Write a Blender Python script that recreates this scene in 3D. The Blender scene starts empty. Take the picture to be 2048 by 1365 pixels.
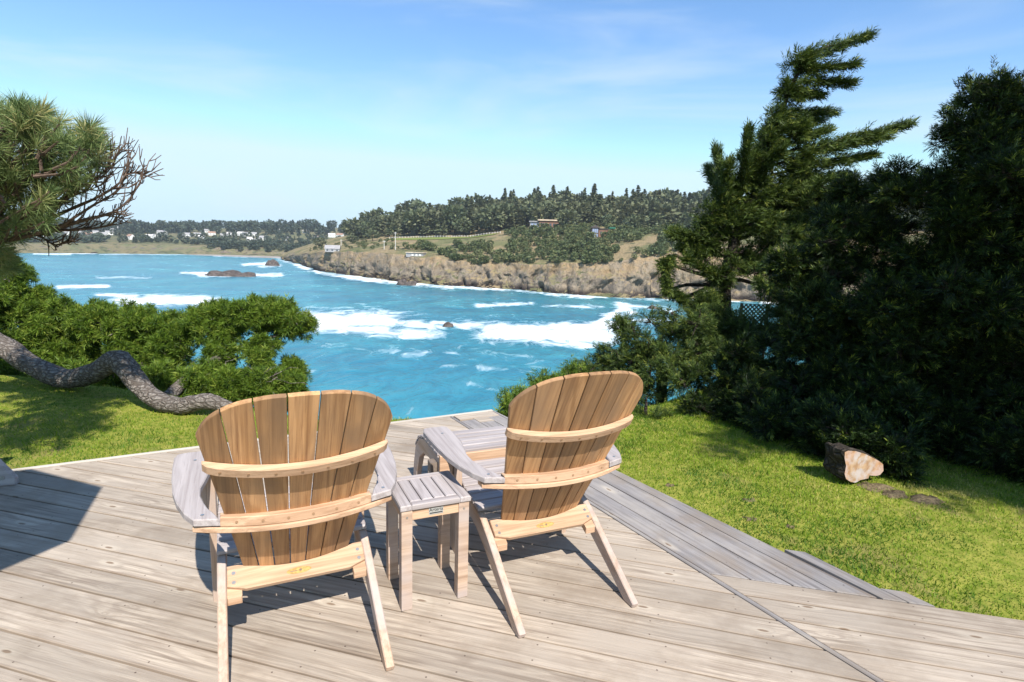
import bpy, math, random
import numpy as np
from mathutils import Matrix, Vector
rng = np.random.default_rng(7); random.seed(7)
S = bpy.context.scene
COL = S.collection
# ------------------------------------------------------------------ camera
F_PX, PITCH, ROLL, EYE = 1154.0, 0.1640, 0.0304, 1.555      # focal length in pixels of the 2048 px wide photograph
cam_d = bpy.data.cameras.new('camera'); cam = bpy.data.objects.new('camera', cam_d); COL.objects.link(cam)
cam_d.sensor_width = 36.0; cam_d.lens = 36.0 * F_PX / 2048.0
cam_d.clip_start = 0.05; cam_d.clip_end = 20000
cam.matrix_world = Matrix.Translation((0, 0, EYE)) @ Matrix.Rotation(math.pi / 2 - PITCH, 4, 'X') @ Matrix.Rotation(ROLL, 4, 'Z')
S.camera = cam
# ------------------------------------------------------------------ sky, sun, exposure
SUN_EL = math.radians(48.5)
SUN_H = Vector((0.39, -0.92, 0)).normalized()                # horizontal direction towards the sun
world = bpy.data.worlds.new('World'); S.world = world; world.use_nodes = True
wn, wl = world.node_tree.nodes, world.node_tree.links
wn.clear()
w_out = wn.new('ShaderNodeOutputWorld'); w_bg = wn.new('ShaderNodeBackground')
sky = wn.new('ShaderNodeTexSky'); sky.sky_type = 'NISHITA'; sky.sun_disc = False
sky.sun_elevation = SUN_EL; sky.sun_rotation = math.atan2(SUN_H.x, SUN_H.y)
sky.altitude = 30; sky.air_density = 1.0; sky.dust_density = 0.0; sky.ozone_density = 3.0
# thin cirrus in the sky itself
w_tc = wn.new('ShaderNodeTexCoord'); w_map = wn.new('ShaderNodeMapping'); w_no = wn.new('ShaderNodeTexNoise')
w_map.inputs['Rotation'].default_value = (0, 0.25, 0.5); w_map.inputs['Scale'].default_value = (1.2, 2.2, 6.5)
w_no.inputs['Scale'].default_value = 1.6; w_no.inputs['Detail'].default_value = 6; w_no.inputs['Roughness'].default_value = 0.55
w_no.inputs['Distortion'].default_value = 0.6
w_rmp = wn.new('ShaderNodeMapRange'); w_rmp.interpolation_type = 'SMOOTHSTEP'
w_rmp.inputs['From Min'].default_value = 0.42; w_rmp.inputs['From Max'].default_value = 0.80
w_rmp.inputs['To Min'].default_value = 0.0; w_rmp.inputs['To Max'].default_value = 0.5
w_mix = wn.new('ShaderNodeMixRGB'); w_mix.inputs['Color2'].default_value = (4.6, 5.3, 5.9, 1)
wl.new(w_tc.outputs['Generated'], w_map.inputs['Vector']); wl.new(w_map.outputs[0], w_no.inputs['Vector'])
wl.new(w_no.outputs['Fac'], w_rmp.inputs['Value']); wl.new(w_rmp.outputs[0], w_mix.inputs['Fac'])
w_hs = wn.new('ShaderNodeHueSaturation'); w_hs.inputs['Saturation'].default_value = 1.12; w_hs.inputs['Value'].default_value = 1.22
wl.new(sky.outputs[0], w_hs.inputs['Color']); w_cap = wn.new('ShaderNodeMixRGB'); w_cap.blend_type = 'DARKEN'; w_cap.inputs['Fac'].default_value = 1.0; w_cap.inputs['Color2'].default_value = (4.1, 5.5, 6.4, 1)
wl.new(w_hs.outputs[0], w_cap.inputs['Color1']); wl.new(w_cap.outputs[0], w_mix.inputs['Color1']); wl.new(w_mix.outputs[0], w_bg.inputs['Color'])
w_bg.inputs['Strength'].default_value = 0.112
wl.new(w_bg.outputs[0], w_out.inputs[0])
sun_d = bpy.data.lights.new('sun', 'SUN'); sun_d.energy = 5.0; sun_d.angle = math.radians(0.53); sun_d.color = (1.0, 0.95, 0.87)
sun = bpy.data.objects.new('sun', sun_d); COL.objects.link(sun)
to_sun = (SUN_H * math.cos(SUN_EL) + Vector((0, 0, math.sin(SUN_EL))))
sun.rotation_euler = to_sun.to_track_quat('Z', 'Y').to_euler(); sun.location = (3, -6, 9)
S.view_settings.view_transform = 'Standard'; S.view_settings.look = 'None'
S.view_settings.exposure = 0.68; S.view_settings.gamma = 1.0; S.view_settings.use_curve_mapping = False
S.cycles.max_bounces = 6; S.cycles.transparent_max_bounces = 6
# ------------------------------------------------------------------ pixel rays
def ray(px, py):
    x, y = px - 1024.0, py - 682.5
    cr, sr = math.cos(ROLL), math.sin(ROLL)
    x, y = x * cr + y * sr, -x * sr + y * cr
    a, b = x / F_PX, -y / F_PX
    c, s = math.cos(PITCH), math.sin(PITCH)
    return np.array([a, c + b * s, -s + b * c])
def at_z(px, py, z):
    d = ray(px, py); t = (z - EYE) / d[2]
    return np.array([d[0] * t, d[1] * t, z])
def at_y(px, py, Y):
    d = ray(px, py); t = Y / d[1]
    return np.array([d[0] * t, Y, EYE + d[2] * t])
SEA = -23.5
# ------------------------------------------------------------------ helpers
def tag(o, label=None, cat=None, group=None, kind=None):
    if label: o['label'] = label
    if cat: o['category'] = cat
    if group: o['group'] = group
    if kind: o['kind'] = kind
    return o
def empty(name, loc=(0, 0, 0), rz=0.0):
    o = bpy.data.objects.new(name, None); o.location = loc; o.rotation_euler = (0, 0, rz); o.empty_display_size = 0.1
    COL.objects.link(o); return o
def mesh(name, V, Fc, m, parent=None, smooth=False, attrs=None, loc=None, rz=None):
    me = bpy.data.meshes.new(name)
    V = np.asarray(V, dtype=np.float32).reshape(-1, 3)
    if isinstance(Fc, np.ndarray) and Fc.ndim == 2:
        n, k = Fc.shape
        me.vertices.add(len(V)); me.vertices.foreach_set('co', V.ravel())
        me.loops.add(n * k); me.loops.foreach_set('vertex_index', Fc.astype(np.int32).ravel())
        me.polygons.add(n); me.polygons.foreach_set('loop_start', np.arange(0, n * k, k, dtype=np.int32))
        me.polygons.foreach_set('loop_total', np.full(n, k, dtype=np.int32))
        me.update(calc_edges=True)
    else:
        me.from_pydata([tuple(map(float, v)) for v in V], [], [tuple(f) for f in Fc])
    if smooth: me.polygons.foreach_set('use_smooth', np.ones(len(me.polygons), dtype=bool))
    if attrs:
        for k, a in attrs.items():
            a = np.asarray(a, dtype=np.float32)
            if a.ndim == 2:
                at = me.attributes.new(k, 'FLOAT_VECTOR', 'POINT'); at.data.foreach_set('vector', a.ravel())
            else:
                at = me.attributes.new(k, 'FLOAT', 'POINT'); at.data.foreach_set('value', a)
    me.materials.append(m)
    me.validate()
    o = bpy.data.objects.new(name, me); COL.objects.link(o)
    if parent is not None: o.parent = parent
    if loc is not None: o.location = loc
    if rz is not None: o.rotation_euler = (0, 0, rz)
    return o
def inset(poly, b):
    P = np.asarray(poly, float); n = len(P); out = []
    A = 0.5 * np.sum(P[:, 0] * np.roll(P[:, 1], -1) - np.roll(P[:, 0], -1) * P[:, 1])
    sgn = 1 if A > 0 else -1
    for i in range(n):
        e1 = P[i] - P[i - 1]; e2 = P[(i + 1) % n] - P[i]
        e1 = e1 / (np.linalg.norm(e1) + 1e-12); e2 = e2 / (np.linalg.norm(e2) + 1e-12)
        n1 = sgn * np.array([-e1[1], e1[0]]); n2 = sgn * np.array([-e2[1], e2[0]])
        m = n1 + n2; l = np.linalg.norm(m)
        m = n1 if l < 1e-6 else m / l
        k = b / max(0.35, float(m @ n1))
        out.append(P[i] + m * k)
    return np.array(out), sgn
def plate(poly, t, b=0.003, w0=0.0):
    """solid board: 2D outline (u,v) thickened along w with eased edges -> verts (u,v,w), faces"""
    P = np.asarray(poly, float); I, sgn = inset(P, b); n = len(P)
    if sgn < 0: P = P[::-1]; I = I[::-1]
    V = np.concatenate([np.c_[I, np.full(n, w0)], np.c_[P, np.full(n, w0 + b)], np.c_[P, np.full(n, w0 + t - b)], np.c_[I, np.full(n, w0 + t)]])
    Fc = [list(range(n))[::-1], [3 * n + i for i in range(n)]]
    for r in range(3):
        for i in range(n):
            j = (i + 1) % n
            Fc.append([r * n + i, r * n + j, (r + 1) * n + j, (r + 1) * n + i])
    return V, Fc
def board(name, poly, t, mp, m, parent, b=0.003, w0=0.0, swap=False, loc=None, rz=None):
    """plate mapped into the parent's space by mp(u,v,w); grain runs along u (or v when swap)"""
    V, Fc = plate(poly, t, b, w0)
    g = V[:, [1, 0, 2]] if swap else V.copy()
    g = g + rng.uniform(-20, 20, 3)
    W = np.array([mp(*v) for v in V]) if mp else V
    # keep faces outward when the mapping mirrors
    a = np.array(mp(0, 0, 0)) if mp else np.zeros(3)
    if mp:
        eu, ev, ew = [np.array(mp(*d)) - a for d in ((1e-3, 0, 0), (0, 1e-3, 0), (0, 0, 1e-3))]
        if np.dot(np.cross(eu, ev), ew) < 0: Fc = [f[::-1] for f in Fc]
    return mesh(name, W, Fc, m, parent, attrs={'gc': g}, loc=loc, rz=rz)
def box_v(x0, x1, y0, y1, z0, z1):
    return [(x0, y0, z0), (x1, y0, z0), (x1, y1, z0), (x0, y1, z0), (x0, y0, z1), (x1, y0, z1), (x1, y1, z1), (x0, y1, z1)]
BOXF = [[0, 3, 2, 1], [4, 5, 6, 7], [0, 1, 5, 4], [1, 2, 6, 5], [2, 3, 7, 6], [3, 0, 4, 7]]
def tube(pts, rad, k=7, seed=None, rough=0.0):
    pts = np.asarray(pts, float); n = len(pts); V = []; Fc = []
    r_ = np.random.default_rng(seed)
    for i in range(n):
        d = pts[min(i + 1, n - 1)] - pts[max(i - 1, 0)]; d = d / (np.linalg.norm(d) + 1e-9)
        up = np.array([0, 0, 1.0]) if abs(d[2]) < 0.9 else np.array([1.0, 0, 0])
        a = np.cross(d, up); a /= np.linalg.norm(a); c = np.cross(a, d)
        for j in range(k):
            th = 2 * math.pi * j / k
            rr = rad[i] * (1 + rough * r_.uniform(-1, 1))
            V.append(pts[i] + rr * (math.cos(th) * a + math.sin(th) * c))
    for i in range(n - 1):
        for j in range(k):
            q = (j + 1) % k
            Fc.append([i * k + j, (i + 1) * k + j, (i + 1) * k + q, i * k + q])
    Fc.append([j for j in range(k)]); Fc.append([(n - 1) * k + j for j in range(k)][::-1])
    return V, Fc
def join(parts):
    V = []; Fc = []
    for v, f in parts:
        o = len(V); V += list(v); Fc += [[i + o for i in q] for q in f]
    return V, Fc
def smooth_path(pts, n):
    P = np.asarray(pts, float); m = len(P); out = []
    for t in np.linspace(0, m - 1, n):
        i = min(int(t), m - 2); f = t - i
        p0, p1, p2, p3 = P[max(i - 1, 0)], P[i], P[i + 1], P[min(i + 2, m - 1)]
        out.append(0.5 * ((2 * p1) + (-p0 + p2) * f + (2 * p0 - 5 * p1 + 4 * p2 - p3) * f * f + (-p0 + 3 * p1 - 3 * p2 + p3) * f ** 3))
    return np.array(out)
# value noise for geometry
_T = np.random.default_rng(11).random((64, 64, 64)).astype(np.float32)
def vnoise(P, s=1.0):
    Q = np.asarray(P, float) * s; i = np.floor(Q).astype(int); f = Q - i; f = f * f * (3 - 2 * f); r = 0
    for a in (0, 1):
        for b in (0, 1):
            for c in (0, 1):
                w = (f[:, 0] if a else 1 - f[:, 0]) * (f[:, 1] if b else 1 - f[:, 1]) * (f[:, 2] if c else 1 - f[:, 2])
                r = r + w * _T[(i[:, 0] + a) % 64, (i[:, 1] + b) % 64, (i[:, 2] + c) % 64]
    return r * 2 - 1
def fbm(P, s=1.0, o=4):
    r = 0; a = 1.0
    for k in range(o):
        r = r + a * vnoise(np.asarray(P) + 17.3 * k, s); s *= 2.07; a *= 0.5
    return r
# ------------------------------------------------------------------ materials
class M:
    def __init__(s, name, rough=0.7, spec=0.3):
        s.m = bpy.data.materials.new(name); s.m.use_nodes = True
        s.n, s.l = s.m.node_tree.nodes, s.m.node_tree.links
        s.b = s.n['Principled BSDF']; s.b.inputs['Roughness'].default_value = rough
        s.b.inputs['Specular IOR Level'].default_value = spec
    def node(s, t, **kw):
        n = s.n.new(t)
        for k, v in kw.items():
            if k in n.inputs: n.inputs[k].default_value = v
            else: setattr(n, k, v)
        return n
    def link(s, a, b): s.l.new(a, b)
    def attr(s, name): n = s.n.new('ShaderNodeAttribute'); n.attribute_name = name; return n
    def math(s, op, a, b=None, c=None):
        n = s.n.new('ShaderNodeMath'); n.operation = op
        for i, x in enumerate((a, b, c)):
            if x is None: continue
            if isinstance(x, (int, float)): n.inputs[i].default_value = x
            else: s.l.new(x, n.inputs[i])
        return n.outputs[0]
    def scale(s, v, xyz):
        n = s.n.new('ShaderNodeMapping'); n.inputs['Scale'].default_value = xyz; s.l.new(v, n.inputs['Vector']); return n.outputs[0]
    def noise(s, v, sc, det=4, rough=0.55, dist=0.0):
        n = s.n.new('ShaderNodeTexNoise'); n.inputs['Scale'].default_value = sc; n.inputs['Detail'].default_value = det
        n.inputs['Roughness'].default_value = rough; n.inputs['Distortion'].default_value = dist
        if v is not None: s.l.new(v, n.inputs['Vector'])
        return n.outputs['Fac']
    def ramp(s, f, lo, hi, a=0.0, b=1.0):
        n = s.n.new('ShaderNodeMapRange'); n.interpolation_type = 'SMOOTHSTEP'
        n.inputs['From Min'].default_value = lo; n.inputs['From Max'].default_value = hi
        n.inputs['To Min'].default_value = a; n.inputs['To Max'].default_value = b
        s.l.new(f, n.inputs['Value']); return n.outputs[0]
    def mix(s, f, a, b, mode='MIX'):
        n = s.n.new('ShaderNodeMixRGB'); n.blend_type = mode
        for i, x in ((0, f), (1, a), (2, b)):
            if isinstance(x, (int, float)): n.inputs[i].default_value = x
            elif isinstance(x, (tuple, list)): n.inputs[i].default_value = (*x, 1.0)
            else: s.l.new(x, n.inputs[i])
        return n.outputs[0]
    def bump(s, h, strength=0.3, dist=0.01):
        n = s.n.new('ShaderNodeBump'); n.inputs['Strength'].default_value = strength; n.inputs['Distance'].default_value = dist
        s.l.new(h, n.inputs['Height']); s.l.new(n.outputs[0], s.b.inputs['Normal'])
    def color(s, c):
        if isinstance(c, (tuple, list)): s.b.inputs['Base Color'].default_value = (*c, 1)
        else: s.l.new(c, s.b.inputs['Base Color'])
        return s
def wood(name, light, mid, dark, grey=None, grey_amt=0.0, rough=0.62, knots=False, ring=16.0, var=0.25, bump=0.25):
    k = M(name, rough, 0.25); g = k.attr('gc').outputs['Vector']
    warp = k.noise(k.scale(g, (1.3, 4.5, 4.5)), 1.0, 2, 0.5)
    sep = k.node('ShaderNodeSeparateXYZ'); k.link(g, sep.inputs[0])
    warp2 = k.noise(k.scale(g, (0.55, 7.0, 7.0)), 1.0, 2, 0.5)
    rv = k.math('ADD', k.math('MULTIPLY', sep.outputs['Y'], ring * 1.3), k.math('ADD', k.math('MULTIPLY', warp, 9.0), k.math('MULTIPLY', warp2, 14.0)))
    if knots:
        vo = k.node('ShaderNodeTexVoronoi', Scale=1.0); vo.voronoi_dimensions = '2D'
        k.link(k.scale(g, (1.7, 5.2, 1)), vo.inputs['Vector'])
        rv = k.math('ADD', rv, k.math('DIVIDE', 0.45, k.math('ADD', vo.outputs['Distance'], 0.07)))
    rings = k.math('MULTIPLY', k.math('ADD', k.math('SINE', k.math('MULTIPLY', rv, 3.0)), 1.0), 0.5)
    fine = k.noise(k.scale(g, (5.0, 150.0, 150.0)), 1.0, 4, 0.7)
    streak = k.noise(k.scale(g, (1.1, 48.0, 48.0)), 1.0, 4, 0.65)
    blot = k.noise(k.scale(g, (2.2, 5.0, 5.0)), 1.0, 3, 0.6)
    pres = k.ramp(k.noise(k.scale(g, (0.8, 9.0, 9.0)), 1.0, 2, 0.5), 0.35, 0.62)
    c = k.mix(k.math('ADD', k.math('MULTIPLY', k.ramp(rings, 0.05, 0.7), pres), k.math('MULTIPLY', k.math('SUBTRACT', 1.0, pres), 0.6)), mid, light)
    c = k.mix(k.ramp(streak, 0.42, 0.72, 0, 0.75), c, dark)
    c = k.mix(k.ramp(fine, 0.48, 0.72, 0, 0.6), c, dark)
    if grey: c = k.mix(k.ramp(blot, 0.5 - grey_amt * 0.4, 0.85 - grey_amt * 0.4, 0, 0.9), c, grey)
    if knots:
        rnd = k.node('ShaderNodeSeparateColor'); k.link(vo.outputs['Color'], rnd.inputs[0])
        has = k.math('GREATER_THAN', rnd.outputs[0], 0.62)
        halo = k.math('MULTIPLY', k.ramp(vo.outputs['Distance'], 0.05, 0.17, 1, 0), has)
        core = k.math('MULTIPLY', k.ramp(vo.outputs['Distance'], 0.025, 0.05, 1, 0), has)
        c = k.mix(k.math('MULTIPLY', halo, 0.4), c, (0.52, 0.45, 0.36)); c = k.mix(k.math('MULTIPLY', core, 0.8), c, (0.16, 0.10, 0.06))
        # rusty nail heads in pairs over the joists
        fx = k.math('ABSOLUTE', k.math('SUBTRACT', k.math('FRACT', k.math('DIVIDE', sep.outputs['X'], 0.46)), 0.5))
        dx = k.math('MULTIPLY', fx, 0.46)
        dy = k.math('ABSOLUTE', k.math('SUBTRACT', k.math('ABSOLUTE', k.attr('nv').outputs['Fac']), 0.045))
        dd = k.math('SQRT', k.math('ADD', k.math('MULTIPLY', dx, dx), k.math('MULTIPLY', dy, dy)))
        c = k.mix(k.ramp(dd, 0.0028, 0.0045, 0.85, 0), c, (0.07, 0.045, 0.035))
    if knots:
        ge = k.node('ShaderNodeNewGeometry'); st = k.noise(ge.outputs['Position'], 2.3, 5, 0.65); c = k.mix(k.ramp(st, 0.46, 0.66, 0, 0.5), c, (0.225, 0.175, 0.13), 'MIX')
        ed = k.ramp(k.math('ABSOLUTE', k.attr('nv').outputs['Fac']), 0.060, 0.069, 0, 0.28); c = k.mix(ed, c, (0.17, 0.105, 0.06))
    oi = k.node('ShaderNodeObjectInfo')
    hv = k.node('ShaderNodeHueSaturation'); hv.inputs['Saturation'].default_value = 1.0
    k.link(k.math('ADD', k.math('MULTIPLY', oi.outputs['Random'], var), 1.0 - var / 2), hv.inputs['Value'])
    k.link(c, hv.inputs['Color']); k.color(hv.outputs[0])
    h = k.math('ADD', k.math('MULTIPLY', fine, 0.6), k.math('ADD', k.math('MULTIPLY', rings, 0.25), k.math('MULTIPLY', streak, 0.6)))
    k.bump(h, bump, 0.004)
    return k.m
TEAK = wood('teak_back', (0.54, 0.305, 0.145), (0.40, 0.215, 0.095), (0.18, 0.082, 0.035), grey=(0.25, 0.155, 0.09), grey_amt=0.35, var=0.5, ring=22, bump=0.15)
TEAK_L = wood('teak_pale', (0.56, 0.375, 0.245), (0.47, 0.295, 0.185), (0.31, 0.18, 0.105), var=0.15, bump=0.15)
TEAK_G = wood('teak_silvered', (0.42, 0.375, 0.365), (0.35, 0.31, 0.30), (0.24, 0.20, 0.19), var=0.12, ring=10, bump=0.15)
TEAK_P = wood('teak_legs', (0.50, 0.36, 0.26), (0.41, 0.28, 0.195), (0.27, 0.17, 0.11), grey=(0.40, 0.34, 0.315), grey_amt=0.4, var=0.12, bump=0.15)
DECK = wood('deck_board_weathered', (0.47, 0.395, 0.315), (0.36, 0.295, 0.235), (0.155, 0.115, 0.085), grey=(0.35, 0.295, 0.24), grey_amt=0.4, rough=0.8, knots=True, ring=26, var=0.34, bump=0.6)
DECK_G = wood('deck_board_grey', (0.255, 0.235, 0.23), (0.21, 0.195, 0.19), (0.10, 0.09, 0.088), grey=(0.31, 0.28, 0.255), grey_amt=0.3, rough=0.8, knots=True, ring=24, var=0.25, bump=0.6)
TRIM = wood('deck_trim', (0.56, 0.51, 0.45), (0.50, 0.45, 0.39), (0.36, 0.31, 0.26), rough=0.8, var=0.05)
def plain(name, c, rough=0.7, spec=0.3, metal=0.0, nz=None, amt=0.25):
    k = M(name, rough, spec); k.b.inputs['Metallic'].default_value = metal
    if nz:
        tc = k.node('ShaderNodeTexCoord'); f = k.noise(tc.outputs['Object'], nz, 4, 0.6)
        k.color(k.mix(k.ramp(f, 0.3, 0.7), tuple(x * (1 - amt) for x in c), tuple(x * (1 + amt) for x in c)))
    else: k.color(c)
    return k.m
STEEL = plain('screw_steel', (0.55, 0.53, 0.5), 0.35, 0.5, 0.9)
PLATE = plain('name_plate_metal', (0.55, 0.55, 0.52), 0.4, 0.5, 0.6)
INK = plain('plate_black', (0.03, 0.03, 0.03), 0.6)
EMBLEM = plain('burnt_emblem', (0.40, 0.25, 0.085), 0.6, nz=90, amt=0.3)
DARKWOOD = plain('dark_hardware_wood', (0.19, 0.15, 0.12), 0.6, nz=30)  # dark brown wood for blocks, joists and small marks
def leafmat(name, c0, c1, c2, rough=0.55, trans=0.25, spec=0.25, var=0.0):
    k = M(name, rough, spec); t = k.attr('tone').outputs['Fac']
    c = k.mix(k.ramp(t, 0.0, 0.6), c0, c1); c = k.mix(k.ramp(t, 0.6, 1.0), c, c2)
    if var:
        oi = k.node('ShaderNodeObjectInfo'); c = k.mix(k.math('MULTIPLY', oi.outputs['Random'], var), c, (0.17, 0.165, 0.085))
    k.color(c)
    if trans:
        tr = k.node('ShaderNodeBsdfTranslucent'); k.link(c, tr.inputs['Color'])
        mx = k.node('ShaderNodeMixShader'); mx.inputs[0].default_value = trans
        out = k.n['Material Output']; k.link(k.b.outputs[0], mx.inputs[1]); k.link(tr.outputs[0], mx.inputs[2]); k.link(mx.outputs[0], out.inputs[0])
    return k.m
CYP_SHADE = leafmat('cypress_foliage_shaded', (0.006, 0.013, 0.003), (0.028, 0.056, 0.008), (0.24, 0.28, 0.04), trans=0.15)  # dark copy: shade and bright sunlit tips put into the leaf colour
CYP_LIT = leafmat('cypress_foliage_lit', (0.03, 0.052, 0.011), (0.085, 0.125, 0.022), (0.23, 0.25, 0.045), trans=0.25)  # lit copy: sunlight put into a brighter leaf colour
SHRUB = leafmat('shore_pine_tufts', (0.03, 0.065, 0.008), (0.12, 0.195, 0.019), (0.26, 0.31, 0.048))
NEEDLE = leafmat('long_pine_needles', (0.09, 0.14, 0.05), (0.19, 0.25, 0.085), (0.36, 0.33, 0.14))
def bark(name, a, b, sc=14.0):
    k = M(name, 0.9, 0.1); tc = k.node('ShaderNodeTexCoord')
    v = k.node('ShaderNodeTexVoronoi', Scale=sc); v.feature = 'DISTANCE_TO_EDGE'; k.link(k.scale(tc.outputs['Object'], (0.45, 1, 1)), v.inputs['Vector'])
    n = k.noise(tc.outputs['Object'], sc * 1.5, 5, 0.65)
    f = k.math('MULTIPLY', k.ramp(v.outputs['Distance'], 0.0, 0.22), k.ramp(n, 0.2, 0.75))
    k.color(k.mix(f, a, b)); k.bump(k.math('ADD', f, n), 0.9, 0.03)
    return k.m
BARK = bark('pine_bark', (0.11, 0.09, 0.075), (0.50, 0.44, 0.39), 26)
BARK_D = bark('cypress_bark', (0.035, 0.028, 0.022), (0.12, 0.10, 0.08), 20)
TWIG = plain('bare_twig', (0.12, 0.085, 0.065), 0.9, 0.1, nz=40)
# ------------------------------------------------------------------ large structure: ground, sea, far land
DA = math.atan2(-3.0, 1.84)                       # deck edge direction towards the lawn side
e_r = np.array([math.cos(DA), math.sin(DA)]); n_r = np.array([-math.sin(DA), math.cos(DA)])   # n_r points to the lawn on the seaward side
R1P = np.array([0.51, 3.35]); CORNER = np.array([-0.17, 5.34]); FARL = np.array([-3.28, 3.59])
e_f = (CORNER - FARL) / np.linalg.norm(CORNER - FARL); n_f = np.array([-e_f[1], e_f[0]])       # n_f points to the sea
OUT_D = np.array([1.44, 2.88]) - CORNER; OUT_D = OUT_D / np.linalg.norm(OUT_D); n_o = np.array([-OUT_D[1], OUT_D[0]])
# lawn and cliff edge
def ground_z(x, y):
    # distance beyond the edge of the terrace, seen as a broken line
    ex = np.array([-12, -6.0, -3.6, -1.9, -0.6, 0.4, 1.6, 3.0, 5.0, 9.0, 14.0]); ey = np.array([7.2, 6.4, 5.75, 5.05, 5.1, 5.2, 5.9, 7.6, 9.0, 10.5, 11.0])
    lim = np.interp(x, ex, ey)
    d = np.maximum(0, y - lim)
    z = -0.05 - 0.75 * d - 0.30 * np.minimum(d, 4) ** 1.5 * 0.3
    return np.maximum(z, SEA - 4)
gx = np.concatenate([np.linspace(-60, -8, 14)[:-1], np.linspace(-8, 9, 150), np.linspace(9, 70, 16)[1:]])
gy = np.concatenate([np.linspace(-30, 1, 12)[:-1], np.linspace(1, 10, 100), np.linspace(10, 48, 40)[1:]])
GX, GY = np.meshgrid(gx, gy)
GZ = ground_z(GX, GY)
PN = np.c_[GX.ravel(), GY.ravel(), np.zeros(GX.size)]
far_w = np.clip((-0.2 - GZ) / 1.5, 0, 1)
GZ = GZ + (fbm(PN, 0.9, 4) * 0.35).reshape(GX.shape) * far_w + (fbm(PN, 1.3, 3) * 0.018).reshape(GX.shape) * (1 - far_w)
def under_deck(x, y):
    p = np.stack([x, y], -1)
    return ((p - CORNER) @ n_f < -0.02) & ((p - CORNER) @ n_o < -0.02)
GZ = np.where(under_deck(GX, GY), -0.32, GZ)
nr, nc = GX.shape
idx = np.arange(nr * nc).reshape(nr, nc)
gf = np.stack([idx[:-1, :-1], idx[:-1, 1:], idx[1:, 1:], idx[1:, :-1]], -1).reshape(-1, 4)
def lawn_mat():
    k = M('lawn_ground', 0.9, 0.1); tc = k.node('ShaderNodeTexCoord'); p = tc.outputs['Object']
    a = k.noise(p, 1.6, 4, 0.6); b = k.noise(p, 14, 4, 0.6)
    c = k.mix(k.ramp(b, 0.3, 0.7), (0.13, 0.17, 0.02), (0.26, 0.25, 0.05))
    c = k.mix(k.ramp(a, 0.55, 0.72, 0, 0.7), c, (0.20, 0.15, 0.07))
    geo = k.node('ShaderNodeNewGeometry'); sp = k.node('ShaderNodeSeparateXYZ'); k.link(geo.outputs['Position'], sp.inputs[0])
    c = k.mix(k.ramp(sp.outputs['Z'], -0.9, -0.2, 1, 0), c, (0.13, 0.10, 0.065))
    k.color(c); k.bump(b, 0.6, 0.03); return k.m
ground = mesh('lawn', np.c_[GX.ravel(), GY.ravel(), GZ.ravel()], gf, lawn_mat(), smooth=True)
tag(ground, 'mown green lawn beside the wooden deck, falling to the cliff', 'lawn', kind='structure')
# --- sea
def hor(px): return 491.4 + (px - 1024) * math.tan(ROLL)
def sea_mat():
    k = M('sea_water', 0.22, 0.5); k.b.inputs['IOR'].default_value = 1.33
    geo = k.node('ShaderNodeNewGeometry'); p = geo.outputs['Position']
    fo = k.attr('foam').outputs['Fac']; sh = k.attr('shoal').outputs['Fac']
    n1 = k.noise(k.scale(p, (0.045, 0.03, 1)), 1.0, 6, 0.6, 0.6)
    n2 = k.noise(k.scale(p, (0.17, 0.10, 1)), 1.0, 6, 0.68, 0.9)
    n3 = k.noise(k.scale(p, (0.012, 0.03, 1)), 1.0, 3, 0.5)
    deep = k.mix(k.ramp(n1, 0.35, 0.68), (0.010, 0.182, 0.252), (0.034, 0.28, 0.335))
    c = k.mix(sh, deep, (0.045, 0.285, 0.325)); c = k.mix(k.ramp(n3, 0.4, 0.65, 0, 0.5), c, (0.005, 0.145, 0.25))
    c = k.mix(k.ramp(n2, 0.3, 0.62, 0.55, 0), c, (0.003, 0.085, 0.15))  # darker wave troughs painted into the water colour
    fz = k.math('ADD', k.math('MULTIPLY', n2, 1.05), k.math('MULTIPLY', n1, 0.6)); fz = k.math('SUBTRACT', fz, 0.34)
    m = k.math('SUBTRACT', k.math('ADD', fz, k.math('MULTIPLY', fo, 0.55)), 0.80)
    foam = k.ramp(m, -0.2, 0.26)
    caps = k.math('MULTIPLY', k.ramp(n2, 0.72, 0.82), 0.3)
    foam = k.math('MAXIMUM', foam, caps)
    k.color(k.mix(foam, c, (0.80, 0.84, 0.86)))
    rg = k.node('ShaderNodeMapRange'); k.link(foam, rg.inputs['Value']); rg.inputs['To Min'].default_value = 0.22; rg.inputs['To Max'].default_value = 0.9
    k.link(rg.outputs[0], k.b.inputs['Roughness'])
    h = k.math('ADD', k.math('MULTIPLY', n1, 1.6), k.math('MULTIPLY', n2, 0.7)); h = k.math('ADD', h, k.math('MULTIPLY', foam, 0.25))
    k.bump(h, 0.75, 1.0)
    return k.m
pxs = np.concatenate([np.linspace(-1400, -20, 40)[:-1], np.linspace(-20, 1700, 430), np.linspace(1700, 3400, 40)[1:]])
deps = np.linspace(14, 470, 305)       # pixels below the horizon
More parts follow.
